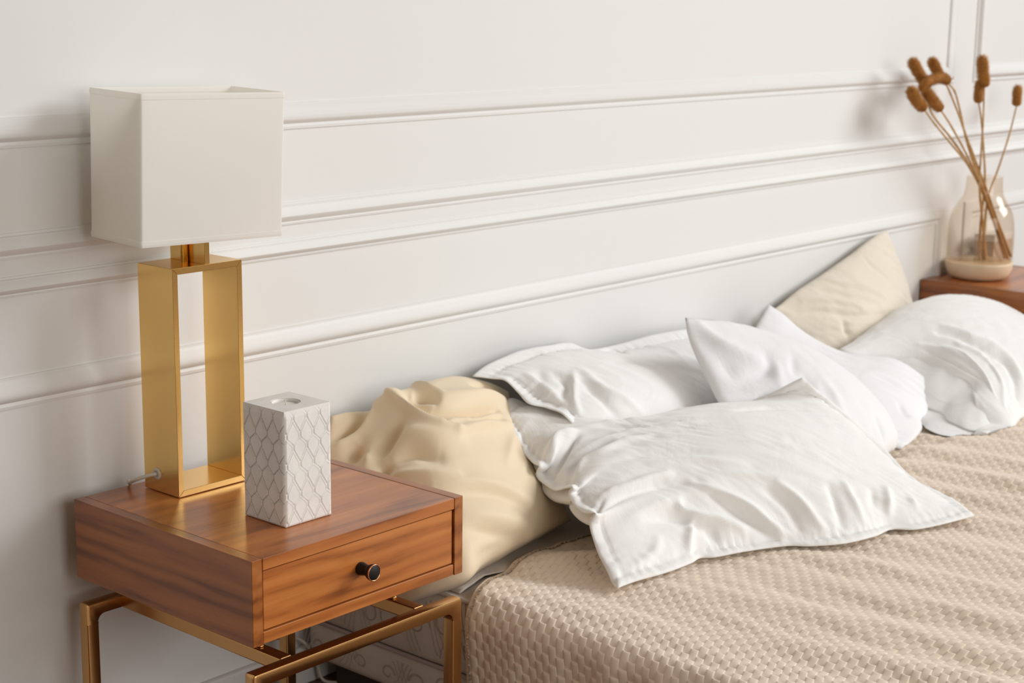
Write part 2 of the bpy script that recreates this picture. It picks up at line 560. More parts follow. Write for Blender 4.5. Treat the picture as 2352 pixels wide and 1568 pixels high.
for a, b in zip(loops, loops[1:]):
    n = len(a)
    for i in range(n):
        sh.faces.new((a[i], a[(i + 1) % n], b[(i + 1) % n], b[i]))
Rsh = Matrix.Translation((0.2125, 0.4101, 0.5977 + ZT)) @ Matrix.Rotation(-0.0545, 4, 'Z') @ Matrix.Rotation(0.0228, 4, 'Y') @ Matrix.Rotation(0.0214, 4, 'X')
sh.transform(Rsh)
so = from_bm('lamp_shade', sh, M['shade'], lamp)
so['label'] = 'white fabric rectangular lampshade'
# shade carrier: cross bar with a corner clip, socket and bulb
bm = bmesh.new()
for a, b in (((-SW / 2 + 0.002, 0, -0.03), (SW / 2 - 0.002, 0, -0.03)), ((0, -SD / 2 + 0.002, -0.03), (0, SD / 2 - 0.002, -0.03))):
    tube_bm([Rsh @ Vector(a), Rsh @ Vector(b)], 0.0016, 8, bm)
from_bm('shade_carrier', bm, M['lid'], lamp, True)
bm = lathe_bm([(0, 0.13), (0.016, 0.13), (0.018, 0.15), (0.018, 0.185), (0, 0.185)], 24, center=(0.2075, 0.411, lz1 - 0.02))
from_bm('bulb_socket', bm, M['lid'], lamp, True)
bm = lathe_bm([(0, 0.165), (0.012, 0.165), (0.018, 0.185), (0.026, 0.205), (0.028, 0.222), (0.02, 0.242), (0, 0.25)], 24, center=(0.2075, 0.411, lz1 - 0.02))
from_bm('light_bulb', bm, M['bulb'], lamp, True)
# cord and grommet
bm = lathe_bm([(0, 0), (0.0115, 0), (0.0115, 0.0015), (0.0095, 0.003), (0.006, 0.0035), (0.005, 0.002), (0, 0.002)], 28)
bm.transform(Matrix.Translation((lx0, 0.4225, ZT + 0.034)) @ Matrix.Rotation(-PI / 2, 4, 'Y'))
gr = from_bm('grommet', bm, M['cord'], lamp, True)
gr['label'] = 'grey round cord grommet'
cp = smooth_path([(lx0 + 0.002, 0.4225, ZT + 0.034), (0.118, 0.428, ZT + 0.033), (0.105, 0.452, ZT + 0.0225), (0.112, 0.482, ZT + 0.009), (0.135, 0.512, ZT - 0.006),
                  (0.17, 0.524, ZT - 0.10), (0.28, 0.523, 0.28), (0.42, 0.522, 0.16), (0.545, 0.520, 0.12), (0.595, 0.517, 0.06), (0.605, 0.505, 0.012), (0.628, 0.47, 0.005),
                  (0.60, 0.40, 0.0045), (0.55, 0.36, 0.0045)], 8)
co = from_bm('cord', tube_bm(cp, 0.0036, 10), M['cord'], lamp, True)
co['label'] = 'pale grey power cord hanging behind the nightstand'

# ------------------------------------------------------------------ plaster candle holder with ogee relief
cx0, cx1, cy0, cy1, ch = 0.1525, 0.2575, 0.092, 0.199, 0.2045
holder = thing('candle_holder', 'square white plaster candle holder with a leaf lattice relief on its sides', 'candle holder', (0, 0, 0))
def lattice(u, v, seed):
    W, Hh = 0.0305, 0.0530
    vv = v / Hh
    best = np.full(u.shape, 9.0)
    sgn = np.zeros(u.shape)
    for k in range(-3, 12):
        xk = k * W / 2 + (-1) ** k * (W / 4) * (np.sin(2 * PI * vv) + 0.18 * np.sin(4 * PI * vv))
        d = u - xk
        m = np.abs(d) < np.abs(best)
        best = np.where(m, d, best)
    d = np.abs(best)
    groove = 1 - np.exp(-(d / 0.0011) ** 2)
    lip = np.exp(-((d - 0.0022) / 0.0012) ** 2) * np.where(best > 0, 0.35, 1.0)
    rough = 0.12 * (np.sin(u * 900 + seed) * np.sin(v * 1100 + 2 * seed) + np.sin(u * 2100 + v * 700))
    return 0.0022 * groove + 0.0012 * lip + 0.00045 * rough
rs = np.random.RandomState(3)
nu_, nv_ = 84, 150
def relief_face(origin, du, dv, nrm, lu, lv, seed):
    u = np.linspace(0, lu, nu_)[:, None] * np.ones((1, nv_))
    v = np.linspace(0, lv, nv_)[None, :] * np.ones((nu_, 1))
    h = lattice(u + 0.004, v + 0.01, seed)
    edge = np.minimum(np.minimum(u, lu - u), np.minimum(v, lv - v))
    h = h * np.clip(edge / 0.003, 0, 1)
    chip = np.clip((lv - v) / 0.012, 0.15, 1)
    h = h * chip
    P = np.array(origin) + u[..., None] * np.array(du) + v[..., None] * np.array(dv) + h[..., None] * np.array(nrm)
    return P
z0h = ZT + 0.0005
lw, ld_ = cx1 - cx0, cy1 - cy0
faces = [((cx0, cy0, z0h), (1, 0, 0), (0, -1, 0), lw, 'relief_panel'), ((cx1, cy0, z0h), (0, 1, 0), (1, 0, 0), ld_, 'relief_panel'),
         ((cx1, cy1, z0h), (-1, 0, 0), (0, 1, 0), lw, 'relief_panel'), ((cx0, cy1, z0h), (0, -1, 0), (-1, 0, 0), ld_, 'relief_panel')]
for i, (og, du, nm, l_, nme) in enumerate(faces):
    grid_mesh(nme, relief_face(og, du, (0, 0, 1), nm, l_, ch, 1.7 * i + 0.4), M['plaster'], holder)
# top slab with a round recess
bm = bmesh.new()
tcx, tcy, trr = 0.2045, 0.1475, 0.0262
N = 64
zt_ = z0h + ch
circ = [bm.verts.new((tcx + trr * math.cos(2 * PI * k / N), tcy + trr * math.sin(2 * PI * k / N), zt_)) for k in range(N)]
sq = []
for k in range(N):
    a = 2 * PI * k / N
    c_, s_ = math.cos(a), math.sin(a)
    tx = ((cx1 - tcx) if c_ > 0 else (tcx - cx0)) / max(abs(c_), 1e-9)
    ty = ((cy1 - tcy) if s_ > 0 else (tcy - cy0)) / max(abs(s_), 1e-9)
    t_ = min(tx, ty)
    sq.append(bm.verts.new((tcx + c_ * t_, tcy + s_ * t_, zt_)))
bot = [bm.verts.new((v.co.x, v.co.y, zt_ - 0.02)) for v in circ]
for k in range(N):
    k2 = (k + 1) % N
    bm.faces.new((circ[k], circ[k2], sq[k2], sq[k]))
    bm.faces.new((circ[k2], circ[k], bot[k], bot[k2]))
bm.faces.new(bot)
for (x, y) in ((cx0, cy0), (cx1, cy0), (cx1, cy1), (cx0, cy1)):   # square the corners
    c = bm.verts.new((x, y, zt_))
    near = sorted(sq, key=lambda v: (v.co.x - x) ** 2 + (v.co.y - y) ** 2)
    on_x = [v for v in near if abs(v.co.x - x) < 1e-6][0]
    on_y = [v for v in near if abs(v.co.y - y) < 1e-6][0]
    if on_x is not on_y:
        bm.faces.new((c, on_x, on_y))
from_bm('top_slab', bm, M['plaster'], holder)
tl = thing('tealight', 'small white tealight sunk in the top of the plaster candle holder', 'candle', (0, 0, 0))
zz = zt_ - 0.0198
bm = lathe_bm([(0, 0), (0.0245, 0), (0.0252, 0.002), (0.0252, 0.0185), (0.0246, 0.019), (0.0240, 0.0185), (0.0240, 0.013), (0, 0.013)], 48, center=(tcx, tcy, zz))
from_bm('cup', bm, M['tin'], tl, True)
bm = lathe_bm([(0.0239, 0.0132), (0.020, 0.0145), (0.006, 0.0142), (0, 0.0138)], 40, center=(tcx, tcy, zz))
from_bm('wax', bm, M['wax'], tl, True)
from_bm('wick', tube_bm([(tcx, tcy, zz + 0.0135), (tcx + 0.0006, tcy, zz + 0.018), (tcx - 0.0008, tcy + 0.0006, zz + 0.0235)], 0.0009, 8), M['wick'], tl, True)

# ------------------------------------------------------------------ bed: base, mattress, sheet
BX0, BX1, BY0, BY1 = 0.57, 3.08, -1.55, 0.535
ZB = ZT - 0.238             # mattress top
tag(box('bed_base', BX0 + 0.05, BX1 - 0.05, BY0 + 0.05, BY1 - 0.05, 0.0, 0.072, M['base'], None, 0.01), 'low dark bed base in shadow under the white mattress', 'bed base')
mt = thing('mattress', 'white quilted mattress with embroidered swirls, behind the nightstand legs', 'mattress', (0, 0, 0))
def slab(name, z0, z1, mat, out=0.0, r=0.028):
    bm = bmesh.new()
    rows = []
    def loop(ins, z):
        x0, x1, y0, y1 = BX0 + ins - out, BX1 - ins + out, BY0 + ins, BY1 - ins
        R = 0.05
        pts = []
        for (cx, cy, a0) in ((x1 - R, y1 - R, 0), (x0 + R, y1 - R, PI / 2), (x0 + R, y0 + R, PI), (x1 - R, y0 + R, 1.5 * PI)):
            for i in range(7):
                a = a0 + PI / 2 * i / 6
                pts.append(bm.verts.new((cx + R * math.cos(a), cy + R * math.sin(a), z)))
        return pts
    h = z1 - z0
    for t_ in np.linspace(0, 1, 11):
        ins = 0.012 * (2 * t_ - 1) ** 4
        rows.append(loop(ins, z0 + h * t_))
    for a, b in zip(rows, rows[1:]):
        n = len(a)
        for i in range(n):
            bm.faces.new((a[i], a[(i + 1) % n], b[(i + 1) % n], b[i]))
    bm.faces.new(rows[0][::-1]); bm.faces.new(rows[-1])
    return from_bm(name, bm, mat, mt, True)
zs = ZT - 0.398
slab('lower_layer', 0.072, zs, M['mattress'])
slab('upper_layer', zs, ZB, M['mattress'])
def rim(z, mat, rr):
    pts = []
    R = 0.05
    for (cx, cy, a0) in ((BX1 - R, BY1 - R, 0), (BX0 + R, BY1 - R, PI / 2), (BX0 + R, BY0 + R, PI), (BX1 - R, BY0 + R, 1.5 * PI)):
        for i in range(7):
            a = a0 + PI / 2 * i / 6
            pts.append((cx + (R - 0.006) * math.cos(a), cy + (R - 0.006) * math.sin(a), z))
    pts.append(pts[0])
    return from_bm('piping', tube_bm(pts, rr, 8), mat, mt, True)
rim(zs, M['piping'], 0.0045)
rim(ZB - 0.004, M['mattress'], 0.005)
# embroidered scrolls on the side panels (raised thread)
bm = bmesh.new()
rg = random.Random(11)
def side_pt(y, z, zc, hh):
    t_ = (z - (zc - hh)) / (2 * hh)
    return (BX0 + 0.012 * (2 * t_ - 1) ** 4 - 0.0006, y, z)
for zc, hh in ((ZT - 0.318, 0.08), (ZT - 0.44, 0.042)):
    y = -0.1
    while y < 0.48:
        r0 = min(hh * 0.62, 0.045) * rg.uniform(0.7, 1.05)
        c0 = (y, zc + rg.uniform(-0.2, 0.2) * hh)
        fl_ = rg.choice((-1, 1))
        for off in (0.0, 0.004):
            pts = []
            for i in range(34):
                a = i * 0.19
                rr = (r0 - off) * (1 - i / 48)
                pts.append(side_pt(c0[0] + fl_ * rr * math.cos(a), max(zc - hh * 0.93, min(zc + hh * 0.93, c0[1] + rr * math.sin(a) * 0.9)), zc, hh))
            tube_bm(pts, 0.0008, 5, bm)
        for k in range(3):
            pts = []
            for i in range(14):
                t_ = i / 13
                pts.append(side_pt(c0[0] + fl_ * (r0 * 0.6 + 0.012 * k + 0.03 * t_), max(zc - hh * 0.93, min(zc + hh * 0.93, c0[1] + (0.5 - t_) * hh * 1.3 + 0.006 * math.sin(t_ * 6 + k))), zc, hh))
            tube_bm(pts, 0.0007, 5, bm)
        y += rg.uniform(0.06, 0.085)
em = from_bm('embroidery', bm, M['thread'], mt, True)

# noise as sums of sines
def waves(x, y, n, wl, ang, spread, seed, sharp=False):
    r = np.random.RandomState(seed)
    out = np.zeros(np.broadcast(x, y).shape)
    for _ in range(n):
        a = ang + r.uniform(-spread, spread)
        k = 2 * PI / (wl * r.uniform(0.6, 1.6))
        s = np.sin(k * (x * math.cos(a) + y * math.sin(a)) + r.uniform(0, 6.28))
        out = out + s * r.uniform(0.5, 1)
    return out / math.sqrt(n)

ZS = ZT - 0.226            # bedspread surface
def edge_y(x):
    """far hem of the bedspread"""
    xs = [0.40, 0.53, 0.70, 0.86, 1.00, 1.15, 1.4, 1.7, 1.9, 2.2, 2.6, 3.0]
    ys = [-0.03, 0.028, 0.094, 0.128, 0.118, 0.10, 0.09, 0.09, 0.10, 0.12, 0.13, 0.13]
    return np.interp(x, xs, ys)
def spread_top(x, y):
    """smooth height of the bedspread over the mattress"""
    h = 0.0060 * waves(x, y, 7, 0.20, 0.25, 0.5, 5) + 0.0022 * waves(x, y, 8, 0.09, 0.3, 0.6, 8)
    # raised soft fold that runs away from the hem on the left and valley before it
    d = (x - 0.93) * 0.70 + (y - 0.03) * 0.71
    m = np.exp(-((x - 1.0) / 0.28) ** 2) * np.exp(-((y + 0.02) / 0.15) ** 2)
    h = h + m * (0.016 * np.exp(-((d + 0.05) / 0.035) ** 2) - 0.012 * np.exp(-((d - 0.02) / 0.03) ** 2))
    # fold line on the far side
    l = y + 0.085 + 0.06 * (x - 2.0)
    h = h + np.exp(-np.clip(1.85 - x, 0, 9) / 0.06) * 0.012 / (1 + np.exp(l / 0.006))
    return ZS + np.maximum(h, -0.008)
def bed_z(x, y):
    return np.where(y < edge_y(x), spread_top(x, y), ZB + 0.004)

# greige sheet over the mattress head
nx, ny = 100, 70
X, Y = np.meshgrid(np.linspace(0.585, 3.04, nx), np.linspace(-0.02, 0.52, ny), indexing='ij')
Zs = ZB + 0.0035 + 0.002 * (1 + waves(X, Y, 8, 0.10, 0.6, 0.6, 21)) + 0.003 * np.exp(-((Y - 0.16 - 0.02 * np.sin(7 * X)) / 0.02) ** 2)
off = np.clip((0.66 - X) / 0.075, 0, 1)
Y2 = Y + 0.0
top_edge = np.interp(X, [0.585, 0.7, 0.85, 1.0, 2.8], [0.085, 0.115, 0.05, -0.02, -0.02])
Y2 = top_edge + (0.52 - top_edge) * (Y - (-0.02)) / 0.54
Zs = np.maximum(Zs - 0.004 * off ** 2, ZB + 0.0025)
so_ = grid_mesh('fitted_sheet', np.stack([X, Y2, Zs], -1), M['greige'])
md = so_.modifiers.new('thick', 'SOLIDIFY'); md.thickness = 0.002; md.offset = 1
tag(so_, 'thin greige sheet over the mattress head, showing beside the bedspread hem', 'sheet')

# ------------------------------------------------------------------ quilted bedspread: real puffed bricks
QL, QW = 0.034, 0.0160
DROP = 0.24
def cluster(n, period, offs):
    return (np.arange(n)[:, None] * period + np.array(offs)[None, :]).ravel()
hL = QL / 2
s = cluster(165, hL, [0.0, 0.0010, 0.0026, 0.0060, 0.0115, 0.0146, 0.0161]) - 0.245
tt = cluster(112, QW, [0.0, 0.0009, 0.0027, 0.0080, 0.0133, 0.0151])
tt = np.unique(np.r_[tt, [0.002, 0.012, 0.0128, 0.0136, 0.0144, 0.015]])
nS, nT = len(s), len(tt)
R_ = 0.045
arc = R_ * PI / 2
def section(s):
    """s=0 at the end of the flat top; negative goes over the edge and down"""
    x = np.where(s > 0, s, 0.0)
    z = np.zeros_like(s)
    a = np.clip(-s / R_, 0, PI / 2)
    x = np.where(s <= 0, -R_ * np.sin(a), x)
    z = np.where(s <= 0, -R_ * (1 - np.cos(a)), z)
    rest = np.clip(-s - arc, 0, None)
    z = z - rest
    x = x - rest * 0.045
    return x, z
sx, sz = section(s)
XE = 0.575
S, T_ = np.meshgrid(s, tt, indexing='ij')
SX, SZ = np.broadcast_to(sx[:, None], S.shape), np.broadcast_to(sz[:, None], S.shape)
Xb = XE + 0.02 + SX
Ey = edge_y(Xb) - 0.10 * np.clip(-S - 0.05, 0, 1)
Yb = Ey - T_ + 0.0022 * waves(S, T_, 6, 0.22, 0.5, 1.5, 77)
topw = np.clip(1 + (S / 0.06), 0, 1)
sidew = np.clip((-S - 0.02) / 0.06, 0, 1)
Zb = SZ + (spread_top(np.maximum(Xb, 0.5), Yb) - ZS) * topw + ZS
Zb = Zb - 2.5 * np.clip(Xb - 3.10, 0, 0.2) - 2.5 * np.clip(-1.57 - Yb, 0, 0.2)
bulge = 0.007 * waves(Yb, S, 6, 0.16, 0.2, 0.3, 31) + 0.004 * np.sin(Yb * 26 + 1.0) * np.clip(-S * 6, 0, 1)
Xb = Xb - sidew * np.maximum(bulge, -0.003) - 0.012 * sidew * np.exp(-((Yb + 0.06) / 0.08) ** 2)
# normals for the puff direction
P = np.stack([Xb, Yb, Zb], -1)
dU = np.gradient(P, axis=0); dV = np.gradient(P, axis=1)
Nn = np.cross(dV, dU); Nn /= np.linalg.norm(Nn, axis=-1, keepdims=True) + 1e-12
if Nn[nS // 2, nT // 2, 2] < 0:
    Nn = -Nn
row = np.floor(T_ / QW + 1e-6)
fy = np.clip(T_ / QW - row, 0, 1)
fx = (S + 0.245) / QL + 0.5 * np.mod(row, 2) + 1e-6
fx = np.clip(fx - np.floor(fx), 0, 1)
dy_ = np.minimum(fy, 1 - fy) * QW
dx_ = np.minimum(fx, 1 - fx) * QL
mid = np.clip(4 * fy * (1 - fy), 0, 1)
rowseam = 1 - (0.16 + 0.24 * sidew) * np.exp(-(dy_ / 0.0011) ** 1.2)
belly = 0.88 + 0.12 * mid
rise = 1 - 0.90 * np.exp(-(fx * QL / 0.0060) ** 1.15) * mid ** 0.9
drop = 1 - 0.95 * np.exp(-((1 - fx) * QL / 0.0011) ** 1.1) * mid ** 0.9
puff = belly * rowseam * np.minimum(rise, drop)
lean = 0.22 * (2 * fx - 1) + 0.22 * (0.5 - fy) * sidew
hem = np.clip((T_ - 0.013) / 0.004, 0, 1)
ht = 0.0043 * puff * (1 + lean) * hem + (1 - hem) * (0.0018 + 0.0007 * np.sin(S * 900 + 2 * np.sin(S * 60)) * np.clip(T_ / 0.004, 0, 1)) * np.clip(T_ / 0.0015, 0, 1)
ht = ht - 0.0007 * np.exp(-((T_ - 0.0135) / 0.0014) ** 2)
P = P + Nn * ht[..., None]
# the hem is folded under all along the far edge
e0 = P[:, :1]; n0_ = Nn[:, :1]
dirv = P[:, 3:4] - P[:, :1]; dirv /= np.linalg.norm(dirv, axis=-1, keepdims=True)
P = np.concatenate([e0 - n0_ * 0.0042 + dirv * 0.02, e0 - n0_ * 0.0042 + dirv * 0.004, e0 - n0_ * 0.0030 - dirv * 0.0004, e0 - n0_ * 0.0010 - dirv * 0.0006, P], axis=1)
bs = grid_mesh('bedspread', P, M['tan'])
tag(bs, 'tan quilted bedspread with a brick stitch pattern covering the bed', 'bedspread')

# ------------------------------------------------------------------ pillows: boundary-driven soft shapes
def resample(pts, n, smooth=True):
    P = np.array(pts, float)
    d = np.r_[0, np.cumsum(np.linalg.norm(np.diff(P, axis=0), axis=1))]
    s = np.linspace(0, d[-1], n)
    if len(P) < 3 or not smooth:
        return np.stack([np.interp(s, d, P[:, k]) for k in range(3)], 1)
    # monotone-ish cubic (Catmull-Rom on chord length)
    m = np.zeros_like(P)
    m[1:-1] = (P[2:] - P[:-2]) / (d[2:] - d[:-2])[:, None]
    m[0] = (P[1] - P[0]) / (d[1] - d[0]); m[-1] = (P[-1] - P[-2]) / (d[-1] - d[-2])
    i = np.clip(np.searchsorted(d, s, side='right') - 1, 0, len(P) - 2)
    h = (d[i + 1] - d[i])[:, None]; t = ((s - d[i])[:, None]) / h
    return ((2 * t ** 3 - 3 * t ** 2 + 1) * P[i] + (t ** 3 - 2 * t ** 2 + t) * h * m[i] + (-2 * t ** 3 + 3 * t ** 2) * P[i + 1] + (t ** 3 - t ** 2) * h * m[i + 1])

def calm(E, cell, sig=0.07):
    """edge curve with its small ruffles taken out (ends kept)"""
    n = len(E); k = int(3 * sig / cell)
    w = np.exp(-0.5 * (np.arange(-k, k + 1) * cell / sig) ** 2); w /= w.sum()
    lin = np.linspace(0, 1, n)[:, None]
    base = E[0] * (1 - lin) + E[-1] * lin
    D = E - base
    P = np.concatenate([-D[1:k + 1][::-1], D, -D[-k - 1:-1][::-1]]) if n > k + 1 else np.concatenate([np.zeros((k, 3)), D, np.zeros((k, 3))])
    return base + np.stack([np.convolve(P[:, c], w, 'valid') for c in range(3)], 1)

def coons(b, r, t, l):
    """b: c00->c10, r: c10->c11, t: c01->c11, l: c00->c01 (resampled)"""
    nu, nv = len(b), len(l)
    U = np.linspace(0, 1, nu)[:, None, None]; V = np.linspace(0, 1, nv)[None, :, None]
    return ((1 - V) * b[:, None] + V * t[:, None] + (1 - U) * l[None] + U * r[None]
            - ((1 - U) * (1 - V) * b[0] + U * (1 - V) * b[-1] + U * V * t[-1] + (1 - U) * V * t[0]))

def sines(x, y, n, wl, ang, spread, seed):
    r = np.random.RandomState(seed)
    out = np.zeros(np.broadcast(x, y).shape)
    for _ in range(n):
        a = ang + r.uniform(-spread, spread)
        k = 2 * math.pi / (wl * r.uniform(0.6, 1.7))
        out = out + np.sin(k * (x * math.cos(a) + y * math.sin(a)) + r.uniform(0, 6.28)) * r.uniform(0.5, 1)
    return out / math.sqrt(n)

def soft_shape(b, r, t, l, up, tf, tb, flange=(0, 0, 0, 0), cell=0.0065, pw=0.5, strokes=(), wr=(), pucker=0.0, seed=1, peak=(0.5, 0.5), open_left=None, ruffle=0.05, sag_left=0.0, base_only=False):
    W = 0.5 * (np.linalg.norm(np.diff(np.array(b), axis=0), axis=1).sum() + np.linalg.norm(np.diff(np.array(t), axis=0), axis=1).sum())
    H = 0.5 * (np.linalg.norm(np.diff(np.array(l), axis=0), axis=1).sum() + np.linalg.norm(np.diff(np.array(r), axis=0), axis=1).sum())
    nu, nv = int(W / cell) + 1, int(H / cell) + 1
    eb, er, et, el = resample(b, nu), resample(r, nv), resample(t, nu), resample(l, nv)
    sb, sr, st, sl_ = [calm(q, cell) for q in (eb, er, et, el)]
    Mid = coons(sb, sr, st, sl_)
    U, V = np.meshgrid(np.linspace(0, 1, nu), np.linspace(0, 1, nv), indexing='ij')
    n = np.cross(Mid[-1, 0] - Mid[0, 0] + Mid[-1, -1] - Mid[0, -1], Mid[0, -1] - Mid[0, 0] + Mid[-1, -1] - Mid[-1, 0])
    n /= np.linalg.norm(n)
    nb = n.copy()
    upv = np.array(up, float); upv /= np.linalg.norm(upv)
    if n @ upv < 0:
        raise ValueError('turn the outline the other way round')
    nf = 0.5 * n + 0.5 * upv; nf /= np.linalg.norm(nf)
    fl, fr, fb, ft = flange
    x, y = U * W, V * H
    a = np.clip((x - fl) / (W - fl - fr), 0, 1); c = np.clip((y - fb) / (H - fb - ft), 0, 1)
    def skew(q, p):
        return q ** (math.log(0.5) / math.log(p))
    a2, c2 = skew(a, peak[0]), skew(c, peak[1])
    if open_left is not None:
        a2 = 0.5 * (0.35 + 0.65 * a) / 1.0 + 0.5 * a ** 2
        a2 = np.clip(a2, 0, 1)
    prof = (np.sin(math.pi * a2) * np.sin(math.pi * c2)).clip(0, 1) ** pw
    inside = (np.minimum(a, 1 - a) > 0) & (np.minimum(c, 1 - c) > 0)
    prof = np.where(inside | (open_left is not None), prof, 0)
    h = np.zeros_like(x)
    for (pts, w, hh) in strokes:
        P = np.array(pts) * np.array([W, H])
        P = resample(np.c_[P, np.zeros(len(P))], 28)[:, :2] if len(P) > 1 else P
        best = np.full(x.shape, 1e9); tt = np.zeros(x.shape)
        for i in range(len(P) - 1):
            A_, B_ = P[i], P[i + 1]; e = B_ - A_; L2 = max(e @ e, 1e-12)
            s = np.clip(((x - A_[0]) * e[0] + (y - A_[1]) * e[1]) / L2, 0, 1)
            d = np.hypot(x - A_[0] - s * e[0], y - A_[1] - s * e[1])
            m = d < best
            best = np.where(m, d, best); tt = np.where(m, (i + s) / (len(P) - 1), tt)
        taper = np.sin(math.pi * np.clip(0.12 + 0.76 * tt, 0, 1)) ** 0.8
        h = h + hh * np.exp(-(best / w) ** 1.7) * taper
    for (amp, wl, ang, spread, sd) in wr:
        s_ = sines(x, y, 7, wl, ang, spread, sd)
        mask = 0.5 + 0.5 * np.tanh(1.5 * sines(x, y, 4, 0.3, 0.5, 3, sd + 50))
        h = h + amp * (1 - np.abs(s_) * 0.9) * mask
    if pucker:
        ds = np.minimum(np.minimum(np.where(fl > 0, np.abs(x - fl), 9), np.where(fr > 0, np.abs(W - fr - x), 9)), np.minimum(np.where(fb > 0, np.abs(y - fb), 9), np.where(ft > 0, np.abs(H - ft - y), 9)))
        along = np.where(np.minimum(np.abs(x - fl), np.abs(W - fr - x)) < np.minimum(np.abs(y - fb), np.abs(H - ft - y)), y, x)
        k = along * 2 * math.pi / 0.021 + 2.5 * np.sin(along * 37 + seed) + 1.5 * np.sin(along * 91)
        h = h + pucker * np.sin(k) * (0.6 + 0.4 * np.sin(along * 23 + seed)) * np.exp(-ds / 0.018)
        h = h - 0.0022 * np.exp(-(ds / 0.0035) ** 2)
    edge = np.minimum(np.minimum(x, W - x), np.minimum(y, H - y))
    ruf = ((eb - sb)[:, None] * np.exp(-y / ruffle)[..., None] + (et - st)[:, None] * np.exp(-(H - y) / ruffle)[..., None]
           + (el - sl_)[None] * np.exp(-x / ruffle)[..., None] + (er - sr)[None] * np.exp(-(W - x) / ruffle)[..., None])
    Mid = Mid + ruf
    T = Mid + nf * (tf * prof)[..., None]
    dU = np.gradient(T, axis=0); dV = np.gradient(T, axis=1)
    N = np.cross(dU, dV); N /= np.linalg.norm(N, axis=-1, keepdims=True) + 1e-12
    T = T + N * (h * np.clip(edge / 0.006, 0.0, 1))[..., None]
    B = Mid - nb * (tb * prof)[..., None] - N * 0.0024
    if sag_left:
        eu = Mid[0] - Mid[nu // 4]; eu = eu / np.linalg.norm(eu, axis=-1, keepdims=True)
        wgt = (1 - np.exp(-np.clip(x - fl, 0, 9) / 0.02)) * np.exp(-x / 0.16) * np.sin(math.pi * V) ** 0.7
        B = B + sag_left * wgt[..., None] * (eu[None] + np.array([0, 0, -0.6]))
    if base_only:
        return T, B, U, V, W, H
    if open_left is not None:
        tl, bl_ = [resample(q, nv) for q in open_left]
        fade = (np.clip(1 - U / 0.45, 0, 1) ** 1.6)[..., None]
        T = T + fade * (tl[None] - T[0][None])
        B = B + fade * (bl_[None] - B[0][None])
    return T, B, U, V, W, H

def shell(T, B, open_left=False):
    nu, nv = T.shape[:2]
    idx = np.arange(nu * nv).reshape(nu, nv)
    q1 = np.stack([idx[:-1, :-1], idx[1:, :-1], idx[1:, 1:], idx[:-1, 1:]], -1).reshape(-1, 4)
    off = idx.size
    q2 = q1[:, ::-1] + off
    if open_left:
        ring = np.r_[idx[:, 0], idx[-1, 1:], idx[-2::-1, -1]]
        a, b_ = ring[:-1], ring[1:]
    else:
        a = np.r_[idx[:, 0], idx[-1, 1:], idx[-2::-1, -1], idx[0, -2:0:-1]]
        b_ = np.roll(a, -1)
    q3 = np.stack([a, a + off, b_ + off, b_], -1)
    return np.concatenate([T.reshape(-1, 3), B.reshape(-1, 3)]), np.concatenate([q1, q2, q3])

